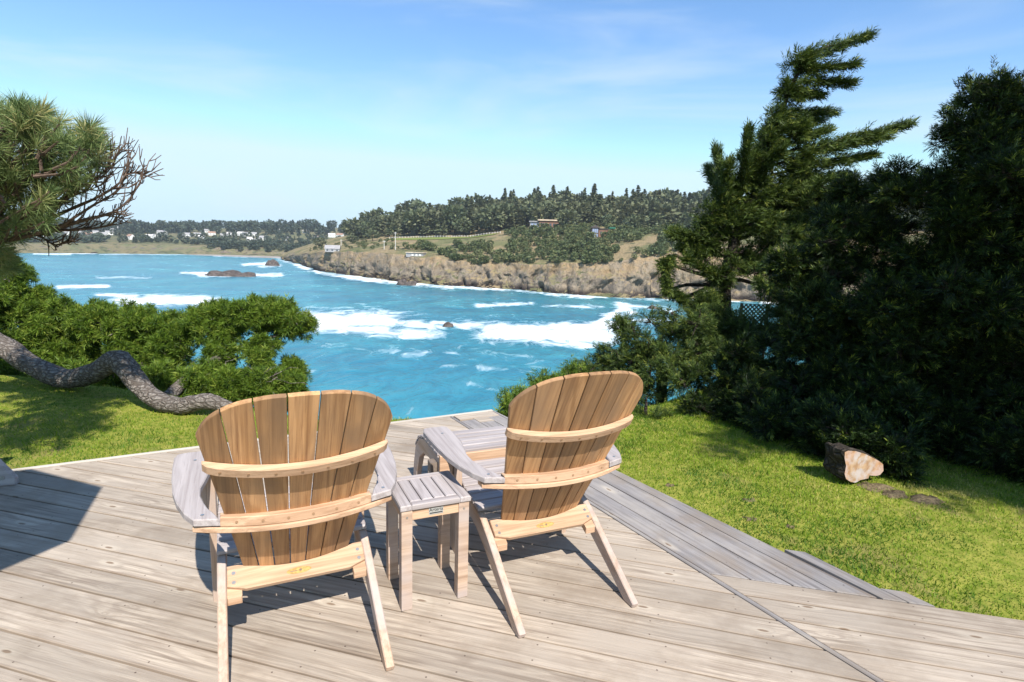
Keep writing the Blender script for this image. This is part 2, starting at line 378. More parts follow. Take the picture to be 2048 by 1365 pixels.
FOAM = [((622, 640), (760, 640), 17, 1.0), ((640, 655), (860, 668), 13, .85), ((760, 640), (870, 655), 9, .8), ((600, 628), (700, 632), 6, .8),
        ((930, 652), (1120, 660), 9, .8), ((1000, 668), (1200, 672), 17, 1.0), ((1060, 682), (1170, 690), 9, .8), ((1120, 655), (1240, 650), 10, .95), ((1195, 648), (1243, 620), 7, 1.0),
        ((1215, 632), (1260, 628), 6, .8), ((960, 612), (1060, 607), 4, .85), ((1090, 612), (1200, 614), 4, .6), ((1240, 608), (1340, 622), 5, .6), ((1250, 640), (1340, 640), 9, .6),
        ((200, 590), (270, 592), 4, .8), ((250, 602), (420, 604), 10, 1.0), ((300, 596), (410, 598), 7, .9), ((120, 574), (210, 573), 4, .95), ((195, 556), (300, 556), 3, .6), ((380, 612), (440, 612), 5, .6),
        ((365, 546), (440, 548), 3, .9), ((400, 552), (560, 551), 3, .85), ((510, 549), (560, 548), 2.5, .8), ((490, 530), (545, 526), 3, .8), ((520, 533), (560, 531), 2.5, .8),
        ((620, 712), (700, 716), 6, .3), ((590, 690), (690, 690), 5, .3), ((720, 700), (900, 706), 8, .35), ((900, 690), (1050, 712), 8, .3), ((880, 730), (1060, 745), 7, .3), ((930, 765), (1010, 788), 5, .3), ((600, 740), (760, 760), 8, .25),
        ((870, 645), (915, 650), 4, .8), ((430, 512), (590, 516), 1.6, .8), ((70, 508), (140, 509), 1.5, .9), ((140, 506), (190, 507), 1.8, 1.0), ((200, 509), (420, 509), 1.2, .7)]
WL = [(560, 518), (590, 527), (615, 537), (640, 543), (700, 551), (740, 556), (780, 562), (820, 567), (860, 569), (940, 574), (1020, 579), (1100, 586), (1180, 592), (1260, 596), (1340, 598), (1430, 600), (1550, 605), (1700, 612), (1900, 620)]
for (a, b), (c, d) in zip(WL[:-1], WL[1:]):
    for f in np.arange(0, 1, 0.2):
        FOAM.append(((a + (c - a) * f, b + (d - b) * f + 1.5), (a + (c - a) * (f + .2), b + (d - b) * (f + .2) + 1.5), random.uniform(1.6, 5.0), random.uniform(.45, 1.0)))
FOAM += [((700, 556), (760, 563), 4, .9), ((840, 570), (900, 576), 4, .8), ((640, 546), (700, 556), 4, .8)]
PXG, DPG = np.meshgrid(pxs, deps)
PYG = 491.4 + (PXG - 1024) * math.tan(ROLL) + DPG
fo = np.zeros_like(PXG)
for (a, b, r, k) in FOAM:
    a = np.array(a, float); b = np.array(b, float); d = b - a; L2 = d @ d
    t = np.clip(((PXG - a[0]) * d[0] + (PYG - a[1]) * d[1]) / L2, 0, 1)
    dx = PXG - a[0] - t * d[0]; dy = (PYG - a[1] - t * d[1])
    q = np.sqrt((dx * 0.35) ** 2 + dy ** 2) / r
    fo = np.maximum(fo, k * np.exp(-0.75 * q * q))
shoal = np.clip((PYG - 690) / 110, 0, 1) * 0.75 + np.clip((PXG - 1000) / 300, 0, 1) * np.clip((PYG - 570) / 40, 0, 1) * 0.35
XR = np.zeros(PXG.shape + (3,))
for i in range(PXG.shape[0]):
    for j in range(PXG.shape[1]): XR[i, j] = at_z(PXG[i, j], PYG[i, j], SEA)
nr, nc = PXG.shape; idx = np.arange(nr * nc).reshape(nr, nc)
sf = np.stack([idx[1:, :-1], idx[1:, 1:], idx[:-1, 1:], idx[:-1, :-1]], -1).reshape(-1, 4)
sea = mesh('sea', XR.reshape(-1, 3), sf, sea_mat(), smooth=True, attrs={'foam': fo.ravel(), 'shoal': np.clip(shoal, 0, 1).ravel()})
tag(sea, 'turquoise bay water with breaking white surf', 'sea', kind='structure')
# --- far land
def land_mat(name, rock, rock2, top, top2, scrub):
    k = M(name, 0.95, 0.05); geo = k.node('ShaderNodeNewGeometry'); p = geo.outputs['Position']
    sp = k.node('ShaderNodeSeparateXYZ'); k.link(p, sp.inputs[0])
    nz = k.node('ShaderNodeSeparateXYZ'); k.link(geo.outputs['True Normal'], nz.inputs[0])
    a = k.noise(k.scale(p, (0.10, 0.10, 0.16)), 1.0, 6, 0.7); b = k.noise(p, 0.03, 4, 0.6); d = k.noise(k.scale(p, (0.5, 0.5, 0.22)), 1.0, 5, 0.7)
    r = k.mix(k.ramp(a, 0.35, 0.65), rock2, rock); r = k.mix(k.ramp(d, 0.52, 0.68, 0, 0.6), r, tuple(x * 0.35 for x in rock2))
    r = k.mix(k.ramp(k.math('ADD', sp.outputs['Z'], k.math('MULTIPLY', b, 9.0)), -11.5, -5.0, 0, 0.75), r, k.mix(k.ramp(a, 0.4, 0.6), (0.42, 0.29, 0.155), (0.30, 0.235, 0.165)))
    r = k.mix(k.ramp(k.math('ADD', sp.outputs['Z'], k.math('MULTIPLY', a, 3.0)), SEA + 2.5, SEA + 6.0, 1, 0), r, (0.05, 0.038, 0.034))
    t = k.mix(k.ramp(b, 0.42, 0.6), top, top2); t = k.mix(k.ramp(a, 0.5, 0.62, 0, 0.85), t, scrub)
    c = k.mix(k.ramp(nz.outputs['Z'], 0.68, 0.86), r, t)
    k.color(c); k.bump(k.math('ADD', a, d), 1.0, 2.5); return k.m
HEAD_M = land_mat('headland_rock', (0.35, 0.285, 0.21), (0.18, 0.15, 0.12), (0.34, 0.26, 0.15), (0.19, 0.19, 0.09), (0.085, 0.10, 0.05))
TOWN_M = land_mat('far_bluff_rock', (0.26, 0.20, 0.15), (0.13, 0.12, 0.11), (0.22, 0.19, 0.11), (0.16, 0.17, 0.09), (0.07, 0.085, 0.05))
class Land:
    """columns of sight lines x rows (distance, pixel height) -> real terrain sheet"""
    def __init__(s, cols, rows, sub):      # rows: list of (list of dist, list of py)
        s.cols = np.array(cols, float); s.rows = [(np.array(d, float), np.array(y, float)) for d, y in rows]; s.sub = sub
    def point(s, px, r):
        i = min(int(r), len(s.rows) - 2); f = r - i
        d = [np.interp(px, s.cols, s.rows[j][0]) for j in (i, i + 1)]; y = [np.interp(px, s.cols, s.rows[j][1]) for j in (i, i + 1)]
        a, b = (at_y(px, y[j], d[j]) if True else None for j in (0, 1))
        return a * (1 - f) + b * f
    def build(s, name, m, x0, x1, dx, amp):
        xs = np.arange(x0, x1 + dx, dx); rr = []
        for i, n in enumerate(s.sub): rr += list(i + np.arange(n) / n)
        rr.append(len(s.sub)); rr = np.array(rr)
        V = np.array([[s.point(x, r) for x in xs] for r in rr])
        P = V.reshape(-1, 3)
        A = np.repeat(np.interp(rr, range(len(amp)), amp), len(xs))
        D = np.stack([fbm(P * [1, 1, .6], 0.09, 5), fbm(P + 40, 0.09, 5), fbm(P + 90, 0.07, 5) * 0.6], -1)
        ridg = np.abs(fbm(P * [1, 1, 0.25] + 5, 0.17, 4))
        P = P + D * A[:, None] + np.stack([0 * A, A * (ridg - .4) * 1.6, 0 * A], -1)
        nr, nc = len(rr), len(xs); idx = np.arange(nr * nc).reshape(nr, nc)
        Fc = np.stack([idx[:-1, :-1], idx[:-1, 1:], idx[1:, 1:], idx[1:, :-1]], -1).reshape(-1, 4)
        s.V = P.reshape(nr, nc, 3); s.xs = xs; s.rr = rr
        return mesh(name, P, Fc, m)
    def surf(s, px, r):
        j = int(np.clip(np.searchsorted(s.xs, px), 1, len(s.xs) - 1)); i = int(np.clip(np.searchsorted(s.rr, r), 1, len(s.rr) - 1))
        fx = np.clip((px - s.xs[j - 1]) / (s.xs[j] - s.xs[j - 1]), 0, 1); fr = np.clip((r - s.rr[i - 1]) / (s.rr[i] - s.rr[i - 1]), 0, 1)
        a = s.V[i - 1, j - 1] * (1 - fx) + s.V[i - 1, j] * fx; b = s.V[i, j - 1] * (1 - fx) + s.V[i, j] * fx
        return a * (1 - fr) + b * fr
hc = [565, 590, 640, 700, 780, 860, 940, 1020, 1100, 1180, 1260, 1340, 1430, 1550, 1700, 1900]
hy = [520, 527, 543, 551, 562, 569, 574, 579, 586, 592, 596, 598, 600, 605, 612, 620]
hd = [at_z(x, y, SEA)[1] for x, y in zip(hc, hy)]
def dl(k): return [d + k * (1.0 if x > 600 else 0.6) for d, x in zip(hd, hc)]
head = Land(hc, [
    (dl(-4), [y + 6 for y in hy]),
    (dl(1), [y - 3 for y in hy]),
    (dl(5), [517, 518, 526, 533, 545, 551, 553, 556, 560, 562, 563, 562, 560, 565, 570, 580]),
    (dl(11), [515, 511, 505, 503, 508, 516, 526, 529, 530, 529, 518, 505, 492, 490, 490, 490]),
    (dl(60), [513, 507, 498, 494, 492, 496, 500, 497, 492, 488, 483, 478, 470, 468, 468, 468]),
    (dl(105), [512, 504, 494, 487, 481, 479, 478, 470, 462, 463, 466, 467, 460, 458, 458, 458]),
    (dl(150), [511, 502, 491, 483, 477, 475, 474, 462, 452, 455, 457, 457, 452, 450, 450, 450]),
    (dl(310), [508, 498, 482, 470, 455, 443, 432, 425, 420, 420, 423, 426, 428, 430, 430, 430]),
    (dl(520), [510, 502, 488, 476, 462, 450, 440, 433, 428, 428, 431, 434, 436, 438, 438, 438])], [4, 10, 12, 7, 5, 4, 8, 3])
ho = head.build('headland', HEAD_M, 562, 1900, 2.6, [1.2, 3.4, 3.6, 1.8, 0.8, 0.5, 0.5, 0.8, 0.8])
tag(ho, 'rocky headland with tan cliffs rising from the surf', 'headland', kind='structure')
tcx = [-500, -300, 0, 100, 250, 380, 480, 560, 640, 760, 900]
ty_ = [495, 500, 506, 507, 508, 509, 511.5, 514, 515, 516, 518]
td = [at_z(x, y, SEA)[1] for x, y in zip(tcx, ty_)]
def tl(k): return [d + k for d in td]
town = Land(tcx, [
    (tl(-4), [y + 3 for y in ty_]),
    (tl(2), [y - 1.2 for y in ty_]),
    (tl(14), [484, 488, 495, 497, 498, 500, 508.5, 511.5, 512, 512, 512]),
    (tl(26), [478, 482, 487, 488, 488, 491, 499, 504, 504, 504, 504]),
    (tl(70), [474, 477, 482, 483, 483, 485, 489, 494, 495, 495, 495]),
    (tl(240), [463, 466, 471, 472, 472, 473, 474, 476, 477, 478, 480]),
    (tl(520), [448, 450, 455, 457, 458, 458, 457, 456, 456, 456, 456]),
    (tl(900), [452, 454, 458, 460, 461, 461, 460, 459, 459, 459, 459])], [2, 5, 5, 4, 6, 6, 3])
to_ = town.build('far_shore', TOWN_M, -480, 900, 5.0, [0.6, 1.5, 2.4, 1.5, 0.8, 0.8, 1.0, 1.0])
tag(to_, 'low far shore with brown bluffs across the bay', 'shore', kind='structure')
# sandy beach at the head of the bay
bpts = [(365, 508.6), (440, 509.6), (520, 511.5), (590, 514.5), (600, 517.2), (540, 516.2), (460, 513), (390, 510.4)]
bw = [at_z(x, y, SEA + 0.35) for x, y in bpts]
bV = [(p[0], p[1], SEA - 0.5) for p in bw] + [tuple(p) for p in bw]; nb = len(bw)
bF = [list(range(nb, 2 * nb))[::-1]] + [[i, (i + 1) % nb, nb + (i + 1) % nb, nb + i] for i in range(nb)]
tag(mesh('beach', bV, bF, plain('beach_sand', (0.30, 0.27, 0.245), 0.9, 0.1, nz=0.05)), 'pale grey sand beach below the far bluffs', 'beach', kind='structure')
# ------------------------------------------------------------------ deck
deck = empty('wooden_deck', (0, 2.5, 0)); tag(deck, 'weathered wooden deck of diagonal boards overlooking the bay', 'deck', kind='structure')
T_B = 0.035
def clip(poly, p0, nrm):                       # keep the side where (p-p0).nrm <= 0
    out = []; n = len(poly)
    for i in range(n):
        a, b = poly[i], poly[(i + 1) % n]; da, db = (a - p0) @ nrm, (b - p0) @ nrm
        if da <= 0: out.append(a)
        if da * db < 0: out.append(a + (b - a) * (da / (da - db)))
    return out
def plank(name, poly, ang, m, top=0.0, label=None):
    poly = [np.asarray(p, float) for p in poly]
    if len(poly) < 3: return
    c = sum(poly) / len(poly); u = np.array([math.cos(ang), math.sin(ang)]); v = np.array([-u[1], u[0]])
    loc = np.array([[(p - c) @ u, (p - c) @ v] for p in poly])
    A = 0.5 * abs(np.sum(loc[:, 0] * np.roll(loc[:, 1], -1) - np.roll(loc[:, 0], -1) * loc[:, 1]))
    if A < 0.0015: return
    V, Fc = plate(loc, T_B, 0.0025)
    V[:, 2] += rng.uniform(-0.0012, 0.0012)
    g = V + np.array([rng.uniform(-30, 30), rng.uniform(-30, 30), 0])
    o = mesh(name, V, Fc, m, deck, attrs={'gc': g, 'nv': V[:, 1]})
    o.location = (c[0], c[1] - 2.5, top - T_B); o.rotation_euler = (0, 0, ang)
    return o
BANG, BOFF, BW, GAP = -0.262, 3.065, 0.145, 0.009
nb_ = np.array([-math.sin(BANG), math.cos(BANG)]); ub_ = np.array([math.cos(BANG), math.sin(BANG)])
FAR_IN = CORNER - n_f * 0.035
back_n = np.array([0.0, -1.0])
for k in range(-16, 29):
    hi = BOFF - k * BW - GAP / 2; lo = hi - BW + GAP
    pl = [ub_ * -12 + nb_ * lo, ub_ * 9 + nb_ * lo, ub_ * 9 + nb_ * hi, ub_ * -12 + nb_ * hi]
    for p0, nn in ((FAR_IN - n_f * 0.003, n_f), (R1P - n_r * 0.003, n_r), (np.array([0, -1.0]), back_n), (np.array([-5.2, 0]), np.array([-1.0, 0])), (np.array([3, 0]), np.array([1.0, 0]))):
        pl = clip(pl, p0, nn)
        if len(pl) < 3: break
    if len(pl) >= 3: plank('deck_board', pl, BANG, DECK)
# divider strip along the diagonal joint
def strip(o0, o1, s0, s1, p=R1P, e=e_r, n=n_r):
    return [p + e * s0 + n * o0, p + e * s1 + n * o0, p + e * s1 + n * o1, p + e * s0 + n * o1]
sF = ((FAR_IN - R1P) @ n_f) / (e_r @ n_f)               # where the joint meets the far edge
plank('divider_board', clip(clip(strip(0.004, 0.028, -4, 6), FAR_IN - n_f * 0.003, n_f), np.array([0, -1.0]), back_n), DA, DECK_G)
# boards of the section that carries on past the joint, same direction as the main field
RANG = -0.225; ur = np.array([math.cos(RANG), math.sin(RANG)]); vr = np.array([-ur[1], ur[0]])
RE = np.array([1.0, 2.61])
for j in range(0, 24):
    hi = -j * BW - GAP / 2; lo = hi - BW + GAP
    pl = [RE + ur * -6 + vr * lo, RE + ur * 6 + vr * lo, RE + ur * 6 + vr * hi, RE + ur * -6 + vr * hi]
    for p0, nn in ((R1P + n_r * 0.032, -n_r), (np.array([0, -1.0]), back_n), (np.array([5.0, 0]), np.array([1.0, 0]))):
        pl = clip(pl, p0, nn)
        if len(pl) < 3: break
    if len(pl) >= 3: plank('deck_board', pl, RANG, DECK)
# grey boards along the lawn edge, ends cut in a saw-tooth
def s_at(px, py):
    g = at_z(px, py, 0)[:2]; return (g - R1P) @ e_r
starts = [s_at(922, 841) + 0.02, s_at(967, 836), s_at(967, 836) + 0.0, None, s_at(1549, 1096), s_at(1750, 1175)]
jog = [None] * 4 + [at_z(1549, 1096, 0)[:2], at_z(1750, 1175, 0)[:2]]
offs = [0.031, 0.170, 0.305, 0.440, 0.578, 0.655, 0.735]
for i in range(6):
    s0 = starts[i] if starts[i] is not None and i < 4 else -6
    pl = strip(offs[i] + 0.003, offs[i + 1] - 0.003, s0, 6)
    pl = clip(pl, FAR_IN - n_f * (0.15 if i < 3 else 0.003), n_f)
    pl = clip(pl, RE + vr * 0.003, -vr)
    if i == 3: pl = clip(pl, CORNER, n_o)
    if jog[i] is not None: pl = clip(pl, jog[i], vr)
    plank('edge_board', pl, DA, DECK_G)
# pale border boards between the joint and the corner
for j in range(2):
    o1 = -0.038 - 0.141 * j; o0 = o1 - 0.137
    fa = math.atan2(e_f[1], e_f[0])
    pl = [CORNER + e_f * -1.6 + n_f * o0, CORNER + e_f * 0.4 + n_f * o0, CORNER + e_f * 0.4 + n_f * o1, CORNER + e_f * -1.6 + n_f * o1]
    pl = clip(pl, R1P + n_r * 0.043, -n_r)
    pl = clip(pl, R1P + n_r * (0.437 if j == 0 else 0.437), n_r)
    if j == 1: pl = clip(pl, R1P + n_r * 0.173, -n_r)
    plank('border_board', pl, fa, DECK)
# trim along the far edge
tr = [CORNER + e_f * -5.6 - n_f * 0.032, CORNER - n_f * 0.032 + e_f * -0.005, CORNER + e_f * -0.005, CORNER + e_f * -5.6]
plank('edge_trim', tr, math.atan2(e_f[1], e_f[0]), TRIM, top=0.004)
# fascia and joists under the boards
def beam(name, a, b, w, z0, z1, m=DARKWOOD):
    a = np.asarray(a, float); b = np.asarray(b, float); d = (b - a) / np.linalg.norm(b - a); n = np.array([-d[1], d[0]]) * w / 2
    q = [a - n, b - n, b + n, a + n]; V = [(p[0], p[1] - 2.5, z0) for p in q] + [(p[0], p[1] - 2.5, z1) for p in q]
    mesh(name, V, BOXF, m, deck)
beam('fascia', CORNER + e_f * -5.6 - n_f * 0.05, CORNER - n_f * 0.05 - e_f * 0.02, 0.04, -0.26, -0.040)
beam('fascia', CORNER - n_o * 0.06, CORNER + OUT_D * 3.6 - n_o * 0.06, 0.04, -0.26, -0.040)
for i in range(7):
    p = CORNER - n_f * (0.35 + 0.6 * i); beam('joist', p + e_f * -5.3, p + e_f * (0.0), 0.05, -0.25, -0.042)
# ------------------------------------------------------------------ chairs
UB = np.array([0, -0.4816, 0.8764]); NB = np.array([0, -0.8764, -0.4816]); B0 = np.array([0, 0.385, 0.285]); RC = 0.80
def hw(s): return 0.198 + 0.163 * s
def stop_(x): return 0.622 + 0.284 * max(0.0, 1 - (abs(x) / 0.322) ** 2.4) ** 0.46
def back(x, s, d): return B0 + np.array([x, 0, 0]) + UB * s + NB * d
PLUG = plain('teak_plug', (0.30, 0.18, 0.10), 0.7)
def screw(parent, c, nrm, r=0.0065, m=None):
    nrm = np.asarray(nrm, float); nrm /= np.linalg.norm(nrm); a = np.cross(nrm, [1.0, 0.2, 0]); a /= np.linalg.norm(a); b = np.cross(nrm, a)
    V = []; c = np.asarray(c, float)
    for h in (0.0, 0.0015):
        for j in range(8): V.append(c + nrm * h + r * (math.cos(j * math.pi / 4) * a + math.sin(j * math.pi / 4) * b))
    mesh('screw', V, [list(range(8, 16))] + [[j, (j + 1) % 8, 8 + (j + 1) % 8, 8 + j] for j in range(8)], m or STEEL, parent)
LEGP = [(-0.012, 0.022), (-0.004, 0.003), (0.012, 0.0), (0.055, 0.0), (0.20, 0.085), (0.40, 0.195), (0.50, 0.238), (0.60, 0.258), (0.87, 0.305), (0.885, 0.33), (0.875, 0.392),
        (0.62, 0.342), (0.54, 0.330), (0.485, 0.322), (0.44, 0.308), (0.34, 0.252), (0.20, 0.158)]
ARM = [(0.262, 0.236), (0.345, 0.262), (0.378, 0.325), (0.408, 0.42), (0.428, 0.52), (0.440, 0.64), (0.446, 0.76), (0.447, 0.86), (0.436, 0.895), (0.40, 0.903), (0.335, 0.903), (0.312, 0.885),
       (0.304, 0.80), (0.303, 0.69), (0.318, 0.60), (0.333, 0.52), (0.331, 0.45), (0.318, 0.39), (0.302, 0.335), (0.285, 0.300)]
def bar_y(x, off): return 0.188 + off + 0.78 * x * x
def make_chair(loc, rz, label):
    t = empty('adirondack_chair', (loc[0], loc[1], 0), rz); tag(t, label, 'chair', 'slatted wooden garden chairs')
    fr = np.linspace(-1, 1, 8)
    for i in range(7):
        f0, f1 = fr[i], fr[i + 1]; g = 0.0021
        xl = lambda s: hw(s) * f0 + g; xr = lambda s: hw(s) * f1 - g
        def edge(fx):
            s = 0.75
            for _ in range(40): s = 0.5 * s + 0.5 * stop_(fx(s))
            return s
        sl, sr = edge(xl), edge(xr)
        pl = [(xl(0), -0.008)] + [(xl(s), s) for s in np.linspace(0.15, sl, 5)]
        xs = np.linspace(xl(sl), xr(sr), 9)[1:-1]
        pl += [(x, stop_(x)) for x in xs] + [(xr(s), s) for s in np.linspace(sr, 0.15, 5)] + [(xr(0), -0.008)]
        fm = 0.5 * (f0 + f1)
        def mp(x, s, w, fm=fm):
            xc = hw(s) * fm
            return back(x, s, -xc * xc / (2 * RC) - (x - xc) * xc / RC - 0.018 + w)
        board('back_slat', pl, 0.018, mp, TEAK, t, 0.002, swap=True)
    def strap(name, s0, s1, half, thick, d0, m, rnd):
        xs = np.linspace(-half, half, 15)
        outer = [(x, -x * x / (2 * RC) + d0 + thick) for x in xs]; inner = [(x, -x * x / (2 * RC) + d0) for x in xs[::-1]]
        outer[0] = (outer[0][0] + rnd * 0, outer[0][1] - rnd); outer[-1] = (outer[-1][0], outer[-1][1] - rnd)
        outer.insert(1, (outer[0][0] + rnd, outer[0][1] + rnd * 1.1)); outer.insert(len(outer) - 1, (outer[-1][0] - rnd, outer[-1][1] + rnd * 1.1))
        return board(name, outer + inner, s1 - s0, lambda x, d, w: back(x, s0 + w, d), m, t, 0.003)
    st = strap('back_strap', 0.562, 0.602, 0.302, 0.028, 0.001, TEAK_L, 0.014)
    for x in np.linspace(-0.25, 0.25, 7): screw(st, back(x, 0.582, -x * x / (2 * RC) + 0.0292), NB, 0.005, PLUG)
    # curved arm support behind the back, two layers
    xs = np.linspace(-0.262, 0.262, 13); r1 = [(x, bar_y(x, 0.0)) for x in xs] + [(x, bar_y(x, 0.040)) for x in xs[::-1]]
    ub = board('arm_support', r1, 0.037, lambda x, y, w: (x, y, 0.553 + w), TEAK_L, t, 0.003)
    for x in np.linspace(-0.21, 0.21, 6): screw(ub, (x, bar_y(x, 0) - 0.001, 0.572), (0, -1, 0), 0.005, PLUG)
    xs = np.linspace(-0.350, 0.350, 17); r2 = [(x, bar_y(x, -0.006)) for x in xs] + [(x, bar_y(x, 0.044)) for x in xs[::-1]]
    board('lower_arm_support', r2, 0.022, lambda x, y, w: (x, y, 0.5305 + w), TEAK_L, t, 0.004)
    for s in (-1, 1):
        pl = [(s * x, y) for x, y in ARM]
        a = board('armrest', pl, 0.028, lambda x, y, w: (x, y, 0.557 + 0.045 * (y - 0.25) + w + 0.001), TEAK_G, t, 0.004, swap=True)
        screw(a, (s * 0.318, 0.285, 0.5885), (0, 0, 1)); screw(a, (s * 0.365, 0.80, 0.6115), (0, 0, 1))
        x0 = 0.257
        board('rear_leg', LEGP, 0.032, lambda y, z, w, s=s: (s * (x0 + w), y, z), TEAK_P, t, 0.004)
        fl = [(0.70, 0.0), (0.79, 0.0), (0.795, 0.575), (0.695, 0.570)]
        board('front_leg', fl, 0.032, lambda y, z, w, s=s: (s * (0.291 + w), y, z), TEAK_P, t, 0.003, swap=True)
        br = [(0.324, 0.575), (0.420, 0.578), (0.415, 0.555), (0.375, 0.52), (0.345, 0.46), (0.335, 0.42), (0.324, 0.41)]
        board('arm_bracket', br, 0.026, lambda x, z, w, s=s: (s * x, 0.735 + w, z), TEAK_P, t, 0.003, swap=True)
    # rear cross rail, hollowed along its top edge
    A_ = np.array([0, 0.852, 0.524]); N_ = np.array([0, -0.524, 0.852])
    xs = np.linspace(-0.255, 0.255, 15)
    pl = [(-0.255, 0.022), (-0.19, 0.0), (0.19, 0.0), (0.255, 0.022)] + [(x, min(0.104, 0.067 + 0.033 * (x / 0.2) ** 2)) for x in xs[::-1]]
    cr0 = np.array([0, 0.328, 0.246])
    cr = board('rear_cross_rail', pl, 0.024, lambda x, v, w: tuple(cr0 + np.array([x, 0, 0]) + A_ * v + N_ * (w - 0.014)), TEAK_L, t, 0.003)
    for s in (-1, 1):
        for v in (0.032, 0.070): screw(cr, cr0 + np.array([s * 0.232, 0, 0]) + A_ * v + N_ * 0.0101, N_, 0.0075)
    # oval emblem burnt into the rail
    ov = [(0.046 * math.cos(q), 0.0135 * math.sin(q)) for q in np.linspace(0, 2 * math.pi, 25)[:-1]]
    em = board('emblem', ov, 0.0012, lambda x, v, w: tuple(cr0 + np.array([x, 0, 0]) + A_ * (0.030 + v) + N_ * (0.0101 + w)), EMBLEM, cr, 0.0003)
    star = []
    for q in range(10): star.append(((0.0075 if q % 2 == 0 else 0.003) * math.cos(q * math.pi / 5 + .3) + 0.006, (0.0075 if q % 2 == 0 else 0.003) * math.sin(q * math.pi / 5 + .3)))
    for pl in (star, [(-0.032, -0.002), (-0.006, -0.003), (-0.006, -0.0005), (-0.032, 0.0005)]):
        board('emblem_mark', pl, 0.0008, lambda x, v, w: tuple(cr0 + np.array([x, 0, 0]) + A_ * (0.030 + v) + N_ * (0.0114 + w)), DARKWOOD, cr, 0.0002)
    for s in (-1, 1):
        cl = [(0.205, 0.200), (0.256, 0.200), (0.256, 0.232), (0.205, 0.232)]
        board('cleat', cl, 0.10, lambda x, z, w, s=s: (s * x, 0.315 + w, z + 0.5 * w), TEAK_L, t, 0.003)
    # seat slats
    ys = 0.475 + 0.0665 * np.arange(6)
    for y in ys:
        pl = [(-0.289, 0), (0.289, 0), (0.289, 0.057), (-0.289, 0.057)]
        zz = np.interp(y, [0.485, 0.54, 0.62, 0.875], [0.322, 0.330, 0.342, 0.392]); sl = 0.17
        board('seat_slat', pl, 0.020, lambda x, v, w, y=y, zz=zz: (x, y + v * 0.985, zz + sl * v + 0.002 + w), TEAK_G, t, 0.004)
    board('front_apron', [(-0.289, 0.285), (0.289, 0.285), (0.289, 0.40), (-0.289, 0.40)], 0.022, lambda x, z, w: (x, 0.888 + w, z), TEAK_P, t, 0.003)
    return t
make_chair((-0.6585, 1.7759), 0.450, 'slatted teak armchair on the side of the table away from the footstool and lawn')
make_chair((0.3238, 2.2072), 0.421, 'slatted teak armchair standing between the small table and the lawn, footstool before it')
# ------------------------------------------------------------------ side table
tb = empty('side_table', (-0.435, 2.236, 0), 0.431); tag(tb, 'small square slatted teak table between the two armchairs', 'table')
TW, LW, TH = 0.297, 0.046, 0.480
for (x, y) in ((0, 0), (TW - LW, 0), (0, TW - LW), (TW - LW, TW - LW)):
    board('leg', [(0, 0), (LW, 0), (LW, LW), (0, LW)], TH - 0.026, lambda a, b, w, x=x, y=y: (x + a, y + b, w), TEAK_L if False else TEAK_P, tb, 0.003)
    screw(tb.children[-1], (x + LW / 2, y - 0.0005 if y == 0 else y + LW + 0.0005, TH - 0.055), (0, -1 if y == 0 else 1, 0), 0.005)
for nm, pl in (('front_apron', [(LW, 0.006), (TW - LW, 0.006), (TW - LW, 0.026), (LW, 0.026)]), ('rear_apron', [(LW, TW - 0.026), (TW - LW, TW - 0.026), (TW - LW, TW - 0.006), (LW, TW - 0.006)]),
               ('side_apron', [(0.006, LW), (0.026, LW), (0.026, TW - LW), (0.006, TW - LW)]), ('side_apron', [(TW - 0.026, LW), (TW - 0.006, LW), (TW - 0.006, TW - LW), (TW - 0.026, TW - LW)])):
    board(nm, pl, 0.044, lambda a, b, w: (a, b, TH - 0.074 + w), TEAK_L, tb, 0.002, swap=(nm == 'side_apron'))
o0, o1 = -0.006, TW + 0.006; FW = 0.048
def tt(nm, x0, x1, y0, y1, sw=False): board(nm, [(x0, y0), (x1, y0), (x1, y1), (x0, y1)], 0.026, lambda a, b, w: (a, b, TH - 0.026 + w), TEAK_G, tb, 0.004, swap=sw)
tt('top_end_board', o0, o0 + FW, o0, o1, True); tt('top_end_board', o1 - FW, o1, o0, o1, True)
tt('top_rail', o0 + FW + .001, o1 - FW - .001, o0, o0 + FW * 0.8); tt('top_rail', o0 + FW + .001, o1 - FW - .001, o1 - FW * 0.8, o1)
sw_ = (o1 - o0 - 2 * FW - 0.002) / 4
for i in range(4):
    x = o0 + FW + 0.001 + i * sw_; tt('top_slat', x + 0.002, x + sw_ - 0.002, o0 + FW * 0.8 + .002, o1 - FW * 0.8 - .002, True)
np_ = board('name_plate', [(0.118, 0), (0.182, 0), (0.182, 0.030), (0.118, 0.030)], 0.0018, lambda a, b, w: (a, 0.006 - w, TH - 0.062 + b), PLATE, tb, 0.0005)
def flat_text(s, size, parent, loc, rot, m):
    cu = bpy.data.curves.new('lettering', 'FONT'); cu.body = s; cu.size = size; cu.extrude = 0.0003; cu.align_x = 'CENTER'
    o = bpy.data.objects.new('lettering', cu); COL.objects.link(o); o.parent = parent; o.location = loc; o.rotation_euler = rot; cu.materials.append(m)
    bpy.context.view_layer.update()
    me = bpy.data.meshes.new_from_object(o.evaluated_get(bpy.context.evaluated_depsgraph_get())); mo = bpy.data.objects.new('lettering', me); COL.objects.link(mo)
    mo.parent = parent; mo.location = loc; mo.rotation_euler = rot; bpy.data.objects.remove(o)
    if not me.materials: me.materials.append(m)
    return mo
flat_text('Arteria', 0.021, np_, (0.150, 0.0036, TH - 0.047), (math.pi / 2, 0, 0), INK)
mesh('underline_bar', box_v(0.122, 0.178, 0.0034, 0.0041, TH - 0.0570, TH - 0.0525), BOXF, INK, np_)
